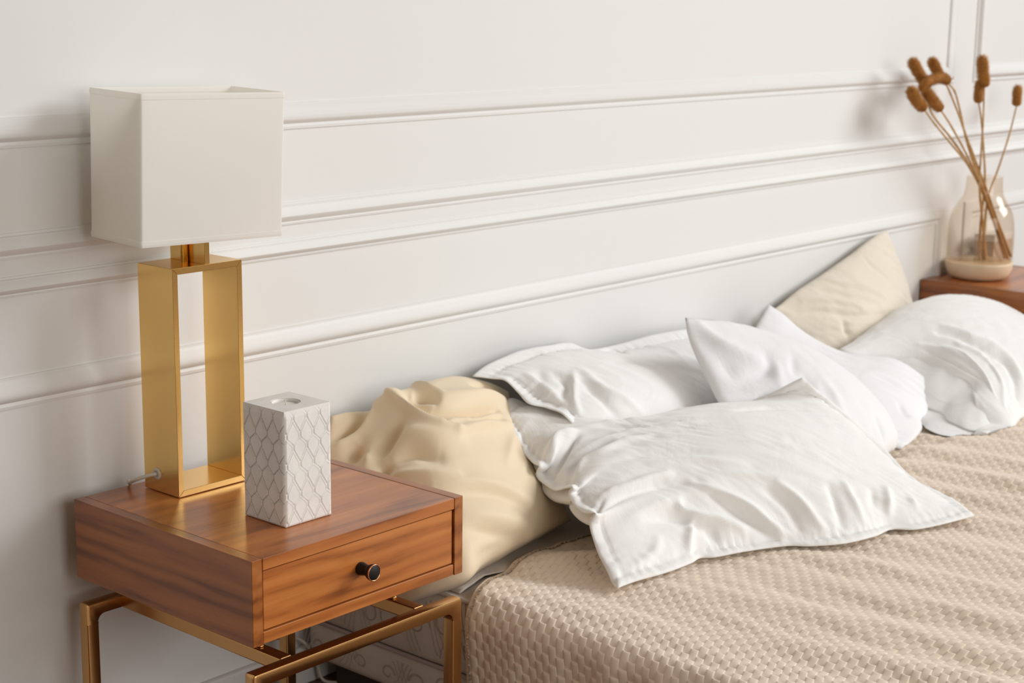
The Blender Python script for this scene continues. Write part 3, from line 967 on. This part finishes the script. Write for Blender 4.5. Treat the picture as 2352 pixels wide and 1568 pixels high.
OUTLINE = {'front': {'b': [(0.762,-0.162,-0.207),(0.811,-0.165,-0.207),(0.896,-0.180,-0.207),(0.977,-0.184,-0.207),(1.013,-0.180,-0.207),(1.036,-0.197,-0.207),(1.109,-0.223,-0.207),(1.199,-0.267,-0.207),(1.234,-0.304,-0.207),(1.297,-0.346,-0.207),(1.385,-0.369,-0.207),(1.447,-0.372,-0.207),(1.480,-0.407,-0.207),(1.550,-0.433,-0.207),(1.657,-0.458,-0.207)], 'r': [(1.657,-0.458,-0.207),(1.692,-0.397,-0.195),(1.691,-0.292,-0.165),(1.745,-0.170,-0.115),(1.700,-0.100,-0.045),(1.609,-0.035,0.042)], 't': [(1.019,0.377,-0.008),(1.069,0.400,0.007),(1.113,0.415,0.004),(1.164,0.400,-0.023),(1.208,0.370,-0.045),(1.215,0.340,-0.067),(1.220,0.270,-0.070),(1.400,0.200,-0.060),(1.520,0.100,-0.035),(1.580,0.030,0.000),(1.609,-0.035,0.042)], 'l': [(0.762,-0.162,-0.207),(0.774,-0.141,-0.208),(0.782,-0.123,-0.192),(0.801,-0.084,-0.169),(0.810,-0.064,-0.147),(0.818,-0.049,-0.130),(0.819,-0.046,-0.114),(0.808,-0.068,-0.090),(0.832,-0.019,-0.105),(0.848,0.016,-0.103),(0.861,0.043,-0.087),(0.853,0.027,-0.067),(0.868,0.058,-0.078),(0.888,0.101,-0.097),(0.906,0.138,-0.100),(0.930,0.189,-0.093),(0.924,0.175,-0.068),(0.937,0.204,-0.069),(0.966,0.265,-0.056),(0.982,0.297,-0.036),(1.019,0.377,-0.008)]},
 'cream': {'b': [(0.530,0.250,-0.300),(0.535,0.150,-0.250),(0.592,0.088,-0.222),(0.669,0.113,-0.220),(0.749,0.126,-0.218),(0.815,0.137,-0.216),(0.955,0.161,-0.214),(1.032,0.174,-0.212)], 'r': [(1.032,0.174,-0.212),(1.070,0.300,-0.150),(1.100,0.400,-0.050),(1.157,0.470,0.002)], 't': [(0.634,0.500,0.036),(0.675,0.507,0.034),(0.759,0.515,0.021),(0.771,0.487,0.042),(0.778,0.460,0.064),(0.849,0.480,0.060),(0.924,0.500,0.057),(0.995,0.507,0.051),(1.061,0.515,0.039),(1.110,0.492,0.025),(1.157,0.470,0.002)], 'l': [(0.530,0.250,-0.300),(0.520,0.360,-0.200),(0.540,0.450,-0.100),(0.634,0.500,0.036)]},
 'wall': {'b': [(1.130,0.140,-0.120),(1.400,0.120,-0.160),(1.700,0.120,-0.190),(2.000,0.120,-0.200)], 'r': [(2.000,0.120,-0.200),(2.050,0.300,-0.120),(2.075,0.530,0.018)], 't': [(1.034,0.470,0.061),(1.086,0.485,0.070),(1.147,0.500,0.074),(1.251,0.510,0.081),(1.358,0.520,0.074),(1.447,0.525,0.067),(1.472,0.510,0.052),(1.518,0.512,0.041),(1.627,0.515,0.037),(1.795,0.530,0.035),(1.941,0.530,0.029),(2.075,0.530,0.018)], 'l': [(1.130,0.140,-0.120),(1.087,0.240,-0.001),(1.092,0.300,0.007),(1.067,0.330,0.016),(1.076,0.370,0.033),(1.077,0.410,0.054),(1.066,0.440,0.055),(1.034,0.470,0.061)]},
 'upright': {'b': [(1.600,-0.020,-0.190),(1.750,-0.080,-0.210),(1.900,-0.080,-0.213),(1.988,-0.051,-0.214)], 'r': [(1.988,-0.051,-0.214),(2.004,-0.068,-0.205),(2.100,-0.020,-0.206)], 't': [(1.570,0.270,0.147),(1.657,0.260,0.132),(1.757,0.250,0.110),(1.868,0.205,0.069),(1.943,0.160,0.028),(2.053,0.120,-0.037),(2.112,0.080,-0.099),(2.137,0.040,-0.154),(2.114,0.000,-0.183),(2.100,-0.020,-0.206)], 'l': [(1.600,-0.020,-0.190),(1.489,0.100,-0.030),(1.511,0.160,0.019),(1.538,0.220,0.073),(1.558,0.255,0.113),(1.570,0.270,0.147)]},
 'hidden': {'b': [(1.850,0.150,-0.170),(2.000,0.030,-0.200),(2.065,-0.062,-0.214)], 'r': [(2.065,-0.062,-0.214),(2.148,-0.052,-0.207),(2.229,-0.030,-0.200),(2.342,0.030,-0.205),(2.443,0.050,-0.206),(2.537,0.070,-0.186)], 't': [(2.219,0.450,0.070),(2.252,0.420,0.041),(2.279,0.390,0.004),(2.310,0.340,-0.034),(2.352,0.280,-0.065),(2.384,0.230,-0.070),(2.448,0.170,-0.081),(2.518,0.110,-0.139),(2.539,0.090,-0.162),(2.537,0.070,-0.186)], 'l': [(1.850,0.150,-0.170),(1.950,0.300,-0.070),(2.100,0.420,0.000),(2.219,0.450,0.070)]},
 'ivory': {'b': [(2.450,0.360,-0.200),(2.800,0.380,-0.200),(3.180,0.420,-0.200)], 'r': [(3.180,0.420,-0.200),(3.115,0.500,-0.046),(3.107,0.505,-0.001),(3.071,0.510,0.066),(3.034,0.515,0.125),(3.008,0.525,0.189)], 't': [(2.322,0.500,0.033),(2.368,0.505,0.042),(2.458,0.507,0.071),(2.603,0.510,0.103),(2.756,0.513,0.142),(2.863,0.517,0.171),(2.947,0.520,0.187),(3.008,0.525,0.189)], 'l': [(2.450,0.360,-0.200),(2.400,0.440,-0.080),(2.322,0.500,0.033)]},
 'right': {'b': [(2.250,-0.060,-0.210),(2.357,-0.143,-0.212),(2.419,-0.162,-0.212),(2.563,-0.160,-0.212),(2.850,-0.200,-0.212),(3.000,-0.200,-0.210)], 'r': [(3.000,-0.200,-0.210),(3.160,-0.060,-0.180),(3.200,0.100,-0.120)], 't': [(2.550,0.400,-0.114),(2.685,0.400,-0.079),(2.802,0.380,-0.040),(2.897,0.360,-0.021),(2.998,0.340,-0.017),(3.099,0.310,-0.026),(3.207,0.280,-0.057),(3.100,0.200,-0.050),(3.200,0.100,-0.120)], 'l': [(2.250,-0.060,-0.210),(2.300,0.100,-0.180),(2.380,0.300,-0.120),(2.550,0.400,-0.114)]},
 'right_open': {'top': [(2.395,-0.128,-0.224),(2.407,-0.100,-0.197),(2.438,-0.075,-0.165),(2.476,-0.050,-0.150),(2.541,-0.000,-0.147),(2.535,0.040,-0.131),(2.547,0.100,-0.118),(2.540,0.170,-0.115),(2.380,0.300,-0.070),(2.550,0.400,-0.114)], 'bot': [(2.292,-0.136,-0.216),(2.274,-0.104,-0.216),(2.266,-0.065,-0.216),(2.295,-0.012,-0.216),(2.335,0.032,-0.216),(2.330,0.120,-0.210),(2.400,0.300,-0.200),(2.550,0.400,-0.114)]}}
FOLDS = {'front': [
    ([(0.06,0.52),(0.102,0.552),(0.151,0.528),(0.211,0.544),(0.301,0.568)], 0.0101, 0.0117),
    ([(0.042,0.52),(0.09,0.576),(0.133,0.576),(0.199,0.584)], 0.011, -0.0117),
    ([(0.066,0.32),(0.096,0.32),(0.139,0.304),(0.187,0.304),(0.259,0.312)], 0.011, 0.013),
    ([(0.048,0.264),(0.108,0.272),(0.175,0.272),(0.253,0.264),(0.319,0.256)], 0.0147, -0.0143),
    ([(0.0,0.256),(0.054,0.304),(0.072,0.312)], 0.0074, -0.0078),
    ([(0.102,0.192),(0.181,0.2),(0.253,0.208)], 0.0147, 0.0078),
    ([(0.247,0.192),(0.247,0.168),(0.289,0.136),(0.343,0.112),(0.392,0.08)], 0.0092, 0.013),
    ([(0.151,0.16),(0.235,0.136),(0.313,0.088)], 0.0147, -0.013),
    ([(0.271,0.128),(0.247,0.088),(0.223,0.04)], 0.0092, 0.013),
    ([(0.301,0.096),(0.313,0.04)], 0.0184, -0.0117),
    ([(0.307,0.256),(0.361,0.208),(0.416,0.152),(0.458,0.08),(0.476,0.048)], 0.012, 0.0156),
    ([(0.343,0.192),(0.392,0.128),(0.446,0.056)], 0.0129, -0.0143),
    ([(0.518,0.224),(0.548,0.152),(0.566,0.064)], 0.011, 0.0117),
    ([(0.482,0.2),(0.512,0.136),(0.518,0.056)], 0.011, -0.0104),
    ([(0.687,0.208),(0.681,0.136),(0.681,0.064)], 0.0101, 0.0104),
    ([(0.645,0.2),(0.633,0.128),(0.62,0.056)], 0.0101, -0.0104),
    ([(0.807,0.184),(0.789,0.128),(0.771,0.072)], 0.0092, 0.0104),
    ([(0.759,0.168),(0.741,0.112)], 0.0092, -0.0091),
    ([(0.861,0.144),(0.855,0.096)], 0.0092, 0.0065),
    ([(0.127,0.712),(0.247,0.728),(0.44,0.8)], 0.011, 0.0078),
    ([(0.102,0.6),(0.217,0.608),(0.361,0.648),(0.464,0.64)], 0.011, 0.0078),
    ([(0.133,0.648),(0.265,0.648),(0.44,0.688)], 0.0092, -0.0078),
    ([(0.139,0.712),(0.102,0.72),(0.054,0.704),(0.024,0.696)], 0.012, 0.026),
    ([(0.145,0.688),(0.09,0.648),(0.036,0.616)], 0.0092, -0.0156),
    ([(0.139,0.448),(0.259,0.432),(0.392,0.4)], 0.0166, -0.0078),
    ([(0.235,0.368),(0.355,0.368),(0.452,0.32)], 0.0129, 0.0065),
    ([(0.373,0.288),(0.476,0.264),(0.578,0.232)], 0.011, 0.0052),
    ([(0.614,0.688),(0.723,0.696),(0.807,0.68)], 0.011, -0.0104),
    ([(0.066,0.048),(0.127,0.064),(0.157,0.096)], 0.0092, 0.0078)],
'cream': [
    ([(0.309,0.968),(0.23,0.926),(0.151,0.862),(0.079,0.819),(0.043,0.809)], 0.0184, 0.0297),
    ([(0.194,0.936),(0.122,0.872),(0.058,0.851)], 0.0184, -0.0378),
    ([(0.309,0.968),(0.338,0.872),(0.396,0.755),(0.475,0.649),(0.54,0.585)], 0.012, 0.027),
    ([(0.374,0.904),(0.432,0.777),(0.496,0.681)], 0.0184, -0.0297),
    ([(0.424,0.904),(0.475,0.851),(0.504,0.798)], 0.0101, -0.0297),
    ([(0.439,1.0),(0.496,0.904),(0.54,0.84)], 0.0092, 0.0162),
    ([(0.482,0.734),(0.583,0.681),(0.705,0.67),(0.835,0.702)], 0.0092, -0.0351),
    ([(0.504,0.809),(0.698,0.766),(0.899,0.809)], 0.0221, 0.0243),
    ([(0.482,0.67),(0.647,0.649),(0.827,0.67)], 0.0092, 0.0135),
    ([(0.647,0.628),(0.813,0.617)], 0.0092, -0.0189),
    ([(0.54,0.585),(0.669,0.585),(0.849,0.606)], 0.0129, 0.0189),
    ([(0.763,0.883),(0.856,0.894),(0.928,0.904)], 0.0092, -0.0162),
    ([(0.324,0.777),(0.259,0.734),(0.201,0.66)], 0.0175, -0.0297),
    ([(0.144,0.766),(0.101,0.702)], 0.0202, -0.027),
    ([(0.245,0.606),(0.331,0.596),(0.41,0.511)], 0.0184, -0.027),
    ([(0.201,0.606),(0.223,0.543)], 0.0147, -0.0243),
    ([(0.324,0.713),(0.439,0.617),(0.54,0.532)], 0.0202, 0.0135),
    ([(0.18,0.691),(0.158,0.649)], 0.011, 0.0108),
    ([(0.201,0.543),(0.309,0.479),(0.446,0.394)], 0.011, 0.0135),
    ([(0.345,0.394),(0.518,0.319),(0.662,0.213),(0.719,0.149)], 0.0166, 0.0135),
    ([(0.345,0.34),(0.59,0.223),(0.712,0.106)], 0.0147, -0.0121),
    ([(0.403,0.223),(0.54,0.138),(0.698,0.043)], 0.0184, 0.0108),
    ([(0.353,0.17),(0.518,0.074),(0.647,0.011)], 0.0147, -0.0108),
    ([(0.849,0.532),(0.712,0.372)], 0.011, 0.0081),
    ([(0.381,0.043),(0.547,0.021)], 0.0129, -0.0108)],
'wall': [
    ([(0.169,0.652),(0.081,0.493),(0.041,0.377)], 0.0083, 0.012),
    ([(0.128,0.696),(0.115,0.594),(0.061,0.522)], 0.0129, -0.0108),
    ([(0.196,0.652),(0.176,0.478),(0.203,0.377),(0.216,0.304)], 0.0166, 0.0108),
    ([(0.365,0.855),(0.534,0.957),(0.48,0.826)], 0.0064, -0.0108),
    ([(0.155,0.551),(0.142,0.406),(0.135,0.319)], 0.0147, -0.012),
    ([(0.115,0.768),(0.047,0.652)], 0.0129, -0.0072),
    ([(0.588,0.928),(0.649,0.812),(0.608,0.652)], 0.011, 0.006),
    ([(0.318,0.681),(0.493,0.681),(0.486,0.493)], 0.0184, -0.006),
    ([(0.074,0.783),(0.061,0.609),(0.027,0.42)], 0.011, 0.0096)],
'upright': [
    ([(0.25,0.745),(0.207,0.638),(0.109,0.596)], 0.0129, -0.0144),
    ([(0.043,0.936),(0.098,0.809),(0.217,0.681)], 0.0147, 0.0144),
    ([(0.359,0.766),(0.304,0.617)], 0.0074, -0.0072),
    ([(0.065,0.723),(0.076,0.596)], 0.0166, -0.0096),
    ([(0.261,0.702),(0.217,0.553)], 0.011, 0.0084),
    ([(0.663,0.383),(0.739,0.191)], 0.0092, -0.0072),
    ([(0.435,0.574),(0.435,0.383),(0.457,0.213)], 0.0147, 0.0072),
    ([(0.348,0.596),(0.326,0.404),(0.304,0.213)], 0.0147, -0.0072),
    ([(0.087,0.511),(0.217,0.511)], 0.011, 0.0072)],
'right': [
    ([(0.281,0.573),(0.363,0.467),(0.43,0.36),(0.474,0.28),(0.467,0.173),(0.422,0.093)], 0.011, -0.014),
    ([(0.326,0.6),(0.393,0.493),(0.474,0.387),(0.511,0.28),(0.504,0.173)], 0.011, 0.01),
    ([(0.23,0.493),(0.274,0.4),(0.274,0.28),(0.237,0.173)], 0.0092, 0.009),
    ([(0.156,0.52),(0.17,0.387),(0.207,0.28)], 0.0092, -0.008),
    ([(0.17,0.573),(0.23,0.453),(0.274,0.32)], 0.0092, 0.006),
    ([(0.304,0.467),(0.378,0.333),(0.378,0.187),(0.267,0.093)], 0.0092, 0.008)],
'ivory': [
    ([(0.355,0.947),(0.4,0.825),(0.491,0.702),(0.591,0.544)], 0.0092, 0.0096),
    ([(0.073,0.842),(0.164,0.737),(0.3,0.544),(0.6,0.386)], 0.011, -0.0108),
    ([(0.236,0.544),(0.209,0.404)], 0.011, -0.012),
    ([(0.264,0.912),(0.355,0.719),(0.5,0.526)], 0.0092, -0.0084),
    ([(0.664,0.912),(0.655,0.842),(0.7,0.667)], 0.0074, -0.0072),
    ([(0.145,0.912),(0.245,0.789),(0.382,0.579)], 0.0092, 0.0084)],
'hidden': [
    ([(0.662,0.725),(0.765,0.738),(0.882,0.788)], 0.0092, -0.008),
    ([(0.868,0.363),(0.956,0.375)], 0.0092, 0.008),
    ([(0.824,0.5),(0.868,0.35)], 0.0083, -0.008),
    ([(0.618,0.812),(0.75,0.863),(0.882,0.913)], 0.0092, 0.006)],
}
def lift(L):
    return [(x, y, z + ZT) for x, y, z in L]
PIL_BODIES = []
def part_from_neighbours(T, B):
    """the hidden underside gives way where it would sink into a pillow that already lies there"""
    t_, b_ = T.reshape(-1, 3), B.reshape(-1, 3)
    for tree, lo, hi in PIL_BODIES:
        for i in np.where(((b_ > lo) & (b_ < hi)).all(1))[0]:
            v = Vector(b_[i])
            loc, nrm, _, d = tree.find_nearest(v, 0.2)
            if loc is None or (v - loc).dot(nrm) > 0:
                continue
            q = Vector(t_[i])
            l2, n2, _, _ = tree.find_nearest(q, 0.2)
            if l2 is not None and (q - l2).dot(n2) < 0:
                continue                      # both layers tucked in: leave
            a, c = 0.0, 1.0                   # walk from the outer layer towards the inner one, stop at the neighbour
            hit, hn, _, hd = tree.ray_cast(q, (v - q).normalized(), (v - q).length)
            if hit is not None:
                b_[i] = hit + (q - v).normalized() * min(0.003, 0.5 * (q - hit).length)
def pillow(name, key, mat, label, cat='pillow', **kw):
    o_ = {k: lift(v) for k, v in OUTLINE[key].items()}
    op = None
    if key == 'right':
        op = [lift(OUTLINE['right_open']['top']), lift(OUTLINE['right_open']['bot'])]
    T, B, U, V, W, H = soft_shape(o_['b'], o_['r'], o_['t'], o_['l'], open_left=op, strokes=FOLDS.get(key, ()), **kw)
    for A_ in (T, B):
        over = A_[..., 0] > 0.50
        fl_ = np.where(A_[..., 0] > 0.575, bed_z(A_[..., 0], A_[..., 1]) + 0.006, 0.0)
        A_[..., 2] = np.maximum(A_[..., 2], np.where(A_ is B, fl_, fl_ + 0.0022))
        A_[..., 1] = np.minimum(A_[..., 1], WALL - 0.004 - (0.002 if A_ is T else 0.0))
        inb = (A_[..., 0] < 0.506) & (A_[..., 1] < 0.50) & (A_[..., 2] < ZT + 0.003) & (A_[..., 2] > ZT - 0.17)
        A_[..., 0] = np.where(inb, 0.506, A_[..., 0])
    if op is None:
        part_from_neighbours(T, B)
    Vv, Qq = shell(T, B, op is not None)
    PIL_BODIES.append((BVHTree.FromPolygons([tuple(p) for p in Vv], [tuple(q) for q in Qq]), Vv.min(0), Vv.max(0)))
    ob = raw_mesh(name, Vv, Qq, mat, None, True)
    tag(ob, label, cat)
    if op is not None:
        # end of the stuffed insert, seen through the open end of the case
        k = int(T.shape[0] * 0.11)
        w_ = np.linspace(0, 1, 28)[None, :, None]
        outw = (T[0] - T[T.shape[0] // 3]).mean(0); outw[2] = 0; outw /= np.linalg.norm(outw)
        tz, bz_ = T[k][:, None] + np.array([0, 0, -0.006]), B[k][:, None] + np.array([0, 0, 0.004])
        vv = np.linspace(0, 1, T.shape[1])[:, None]
        bul = 0.012 * np.sin(math.pi * w_[..., 0]) * np.sin(math.pi * np.clip(vv, 0, 1)) ** 0.5
        bul = bul + 0.005 * sines(vv * 0.6 + 0 * w_[..., 0], w_[..., 0] * 0.2, 6, 0.09, 0.5, 0.6, 7)
        ins = grid_mesh('pillow_insert', tz * (1 - w_) + bz_ * w_ + bul[..., None] * outw, M['white'], ob)
        md_ = ins.modifiers.new('thick', 'SOLIDIFY'); md_.thickness = 0.003
    return ob
FR = (-0.35, -0.75, 0.55)
pillow('cushion', 'ivory', M['ivory'], 'ivory cushion leaning on the wall with one corner pointing up', 'cushion', up=FR, tf=0.085, tb=0.02, pw=0.6,
       wr=[(0.006, 0.10, 1.2, 0.7, 41), (0.003, 0.05, 0.9, 0.9, 42)])
pillow('pillow', 'right', M['white'], 'plump white pillow in front of the far nightstand, open end facing left', up=(-0.2, -0.4, 1), tf=0.092, tb=0.0, pw=0.45,
       wr=[(0.006, 0.08, 1.2, 0.4, 51), (0.003, 0.045, 1.3, 0.5, 52)], peak=(0.5, 0.6))
pillow('pillow', 'hidden', M['white_cool'], 'white pillow mostly hidden, its hemmed end poking out to the right of the upright pillow', up=(-0.2, -0.6, 0.6), tf=0.035, tb=0.02,
       wr=[(0.005, 0.09, 1.3, 0.5, 61)])
pillow('pillow', 'cream', M['cream'], 'rumpled cream pillow beside the near nightstand, against the wall', up=FR, tf=0.13, tb=0.02, pw=0.5, cell=0.0045,
       wr=[(0.004, 0.11, 1.4, 0.6, 71)], peak=(0.55, 0.42))
pillow('pillow', 'wall', M['white'], 'white pillow lying back against the wall behind the front pillow', up=FR, tf=0.075, tb=0.02, pw=0.55, flange=(0.035, 0, 0, 0.04), pucker=0.0042,
       wr=[(0.004, 0.10, 0.7, 0.6, 81), (0.002, 0.05, 0.5, 0.8, 82)])
pillow('pillow', 'upright', M['white_cool'], 'upright white pillow with a pointed corner, standing behind the front pillow', up=(-0.35, -0.8, 0.45), tf=0.085, tb=0.05, pw=0.6,
       wr=[(0.004, 0.10, 0.9, 0.8, 91), (0.002, 0.05, 0.6, 1.2, 92)])
pillow('pillow', 'front', M['white'], 'large white pillow with a stitched flange lying in front on the bedspread', up=(-0.05, -0.25, 0.95), tf=0.140, tb=0.075, sag_left=0.085, pw=0.62,
       flange=(0.026, 0.026, 0.024, 0.026), pucker=0.0022, cell=0.0055, wr=[(0.0055, 0.085, 1.1, 0.45, 101), (0.003, 0.045, 0.9, 0.8, 102)], peak=(0.55, 0.60))

# ------------------------------------------------------------------ vase with dried grasses
VX, VY = 3.452, 0.4245
vase = thing('vase', 'smoked glass bottle vase on a beige stone foot, standing on the far nightstand', 'vase', (VX, VY, ZT))
prof = [(0.0, 0.0), (0.070, 0.0), (0.088, 0.005), (0.100, 0.018), (0.1065, 0.036), (0.1085, 0.050), (0.1085, 0.056), (0.104, 0.057), (0.0, 0.057)]
ft_ = from_bm('foot', lathe_bm(prof, 64), M['ceramic'], vase, True)
ft_['label'] = 'beige stone foot'
gl = [(0.0, 0.0585), (0.100, 0.0585), (0.1070, 0.060), (0.1080, 0.075), (0.1075, 0.14), (0.1055, 0.19), (0.098, 0.222), (0.082, 0.248), (0.068, 0.266), (0.061, 0.285), (0.0585, 0.335),
      (0.0572, 0.3365), (0.0560, 0.335), (0.0585, 0.285), (0.0655, 0.2645), (0.0795, 0.246), (0.0955, 0.220), (0.1030, 0.189), (0.1050, 0.14), (0.1055, 0.075), (0.104, 0.068), (0.095, 0.0655), (0.0, 0.0655)]
from_bm('glass_body', lathe_bm(gl, 64), M['glass'], vase, True)
gb = bpy.data.objects['glass_body']
md = gb.modifiers.new('smooth', 'SUBSURF'); md.levels = md.render_levels = 1

rg = random.Random(5)
def grass(label, head, stem, rad):
    """head: tip .. base, stem: base .. foot (world points)"""
    root = thing('dried_grass', label, 'dried grass', stem[-1], 'dried grasses in the vase')
    o0 = Vector(root.location)
    sp = [Vector(p) - o0 for p in stem]
    sp = smooth_path(sp, 8)
    m = len(sp)
    from_bm('stem', tube_bm(sp, [0.0026 + 0.0022 * i / m + 0.0006 * (i % 17 == 9) for i in range(m)], 8), M['stem'], root, True)
    hp = smooth_path([Vector(p) - o0 for p in head], 6)
    m = len(hp)
    rr = []
    for i in range(m):
        t_ = i / (m - 1)
        rr.append(1.08 * rad * (0.18 + 0.82 * min(1, (t_ / 0.22)) ** 0.6) * (1 if t_ < 0.8 else 1 - 1.1 * (t_ - 0.8)))
    hb = from_bm('seed_head', tube_bm(hp, [r_ * 0.74 for r_ in rr], 14), M['head'], root, True)
    # bristles, too fine to count
    V, F = [], []
    for k in range(1900):
        f = rg.random()
        i = min(m - 2, int(f * (m - 1)))
        fr = f * (m - 1) - i
        p = hp[i].lerp(hp[i + 1], fr)
        t_ = (hp[i] - hp[i + 1]).normalized()
        a = rg.uniform(0, 2 * PI)
        q = t_.orthogonal().normalized()
        q = q * math.cos(a) + t_.cross(q) * math.sin(a)
        r0 = rr[i] * 0.66
        d = (q * rg.uniform(0.6, 1.0) + t_ * rg.uniform(0.6, 1.3)).normalized()
        L = rg.uniform(0.008, 0.0165) * (rad / 0.019) ** 0.5
        b0 = p + q * r0
        sd = d.cross(q).normalized() * 0.00055
        e_ = b0 + d * L
        j = len(V)
        V += [b0 + sd, b0 - sd * 0.5 + q * 0.0005, b0 - sd * 0.5 - q * 0.0005, e_]
        F += [(j, j + 1, j + 3), (j + 1, j + 2, j + 3), (j + 2, j, j + 3)]
    br = raw_mesh('bristles', np.array([v[:] for v in V]), np.array(F), M['bristle'], root, False)
    br['kind'] = 'stuff'
    return root
grass('dried grass whose head tilts up at the far left of the cluster', [(2.9488, 0.445, 1.2728), (2.9822, 0.445, 1.2461), (3.0372, 0.445, 1.2052)],
      [(3.0372, 0.445, 1.2052), (3.0738, 0.4443, 1.1311), (3.1235, 0.4436, 1.0888), (3.2329, 0.4429, 1.0247), (3.3617, 0.4421, 0.9375), (3.4851, 0.4414, 0.8359), (3.6028, 0.4407, 0.7163), (3.7014, 0.44, 0.5943)], 0.0185)
grass('dried grass with the darkest head, upright behind the curled head', [(3.1059, 0.462, 1.2714), (3.1348, 0.462, 1.2468), (3.1771, 0.462, 1.2108)],
      [(3.1771, 0.462, 1.2108), (3.2552, 0.4577, 1.1774), (3.2974, 0.4533, 1.1143), (3.36, 0.449, 1.0003), (3.4563, 0.4447, 0.8809), (3.5718, 0.4403, 0.7413), (3.7051, 0.436, 0.6019)], 0.0175)
grass('dried grass with a curled head bending over to the left', [(2.9508, 0.41, 1.1888), (2.9785, 0.41, 1.2073), (3.0324, 0.41, 1.2187), (3.0858, 0.41, 1.2197), (3.1188, 0.41, 1.2082)],
      [(3.1053, 0.41, 1.202), (3.138, 0.4133, 1.1795), (3.2269, 0.4167, 1.0949), (3.2985, 0.42, 1.0197), (3.4532, 0.4233, 0.8615), (3.5701, 0.4267, 0.7355), (3.7064, 0.43, 0.5979)], 0.0175)
grass('dried grass with the lowest left head, hanging outward', [(2.9137, 0.425, 1.1907), (2.9444, 0.425, 1.1623), (3.0008, 0.425, 1.13)],
      [(3.0008, 0.425, 1.13), (3.0742, 0.425, 1.0829), (3.1838, 0.425, 1.0191), (3.3207, 0.425, 0.9388), (3.4409, 0.425, 0.8409), (3.5569, 0.425, 0.7149), (3.6568, 0.425, 0.589)], 0.0195)
grass('dried grass with a head below the curled one, leaning left', [(2.9853, 0.415, 1.186), (3.0277, 0.415, 1.1596), (3.0887, 0.415, 1.1254)],
      [(3.0887, 0.415, 1.1254), (3.1737, 0.416, 1.0677), (3.3003, 0.417, 0.9672), (3.4165, 0.418, 0.8648), (3.5338, 0.419, 0.7396), (3.6737, 0.42, 0.5847)], 0.0185)
grass('tallest dried grass with a long upright head', [(3.3524, 0.415, 1.2773), (3.3647, 0.415, 1.2374), (3.3853, 0.415, 1.1845)],
      [(3.3822, 0.415, 1.1846), (3.3907, 0.415, 1.0706), (3.3926, 0.415, 0.9586), (3.3986, 0.415, 0.8593), (3.4443, 0.415, 0.7268), (3.4911, 0.415, 0.5911)], 0.0195)
grass('dried grass with a small head tucked under the tallest one', [(3.3799, 0.43, 1.2006), (3.3757, 0.43, 1.1676), (3.3782, 0.43, 1.1315)],
      [(3.3813, 0.43, 1.1314), (3.4084, 0.43, 1.0758), (3.4385, 0.43, 0.9828), (3.4661, 0.43, 0.8671), (3.4567, 0.43, 0.7241), (3.4703, 0.43, 0.5947)], 0.015)
grass('single dried grass leaning away to the right of the others', [(3.6844, 0.44, 1.172), (3.6829, 0.44, 1.1418), (3.6852, 0.44, 1.1084)],
      [(3.6852, 0.44, 1.1084), (3.6383, 0.437, 1.0137), (3.565, 0.434, 0.9027), (3.5009, 0.431, 0.8211), (3.4847, 0.428, 0.7216), (3.4853, 0.425, 0.5965)], 0.0155)

# ------------------------------------------------------------------ other things on the far nightstand
bxr = thing('box', 'small taupe box with a white lid behind the glass vase', 'box', (3.66, 0.475, ZT))
box('box_body', -0.07, 0.07, -0.035, 0.035, 0.0, 0.10, M['card'], bxr, 0.002, 2)
lid_ = box('lid', -0.072, 0.072, -0.037, 0.037, 0.100, 0.125, M['lid'], bxr, 0.003, 2)
lid_['label'] = 'white lid'
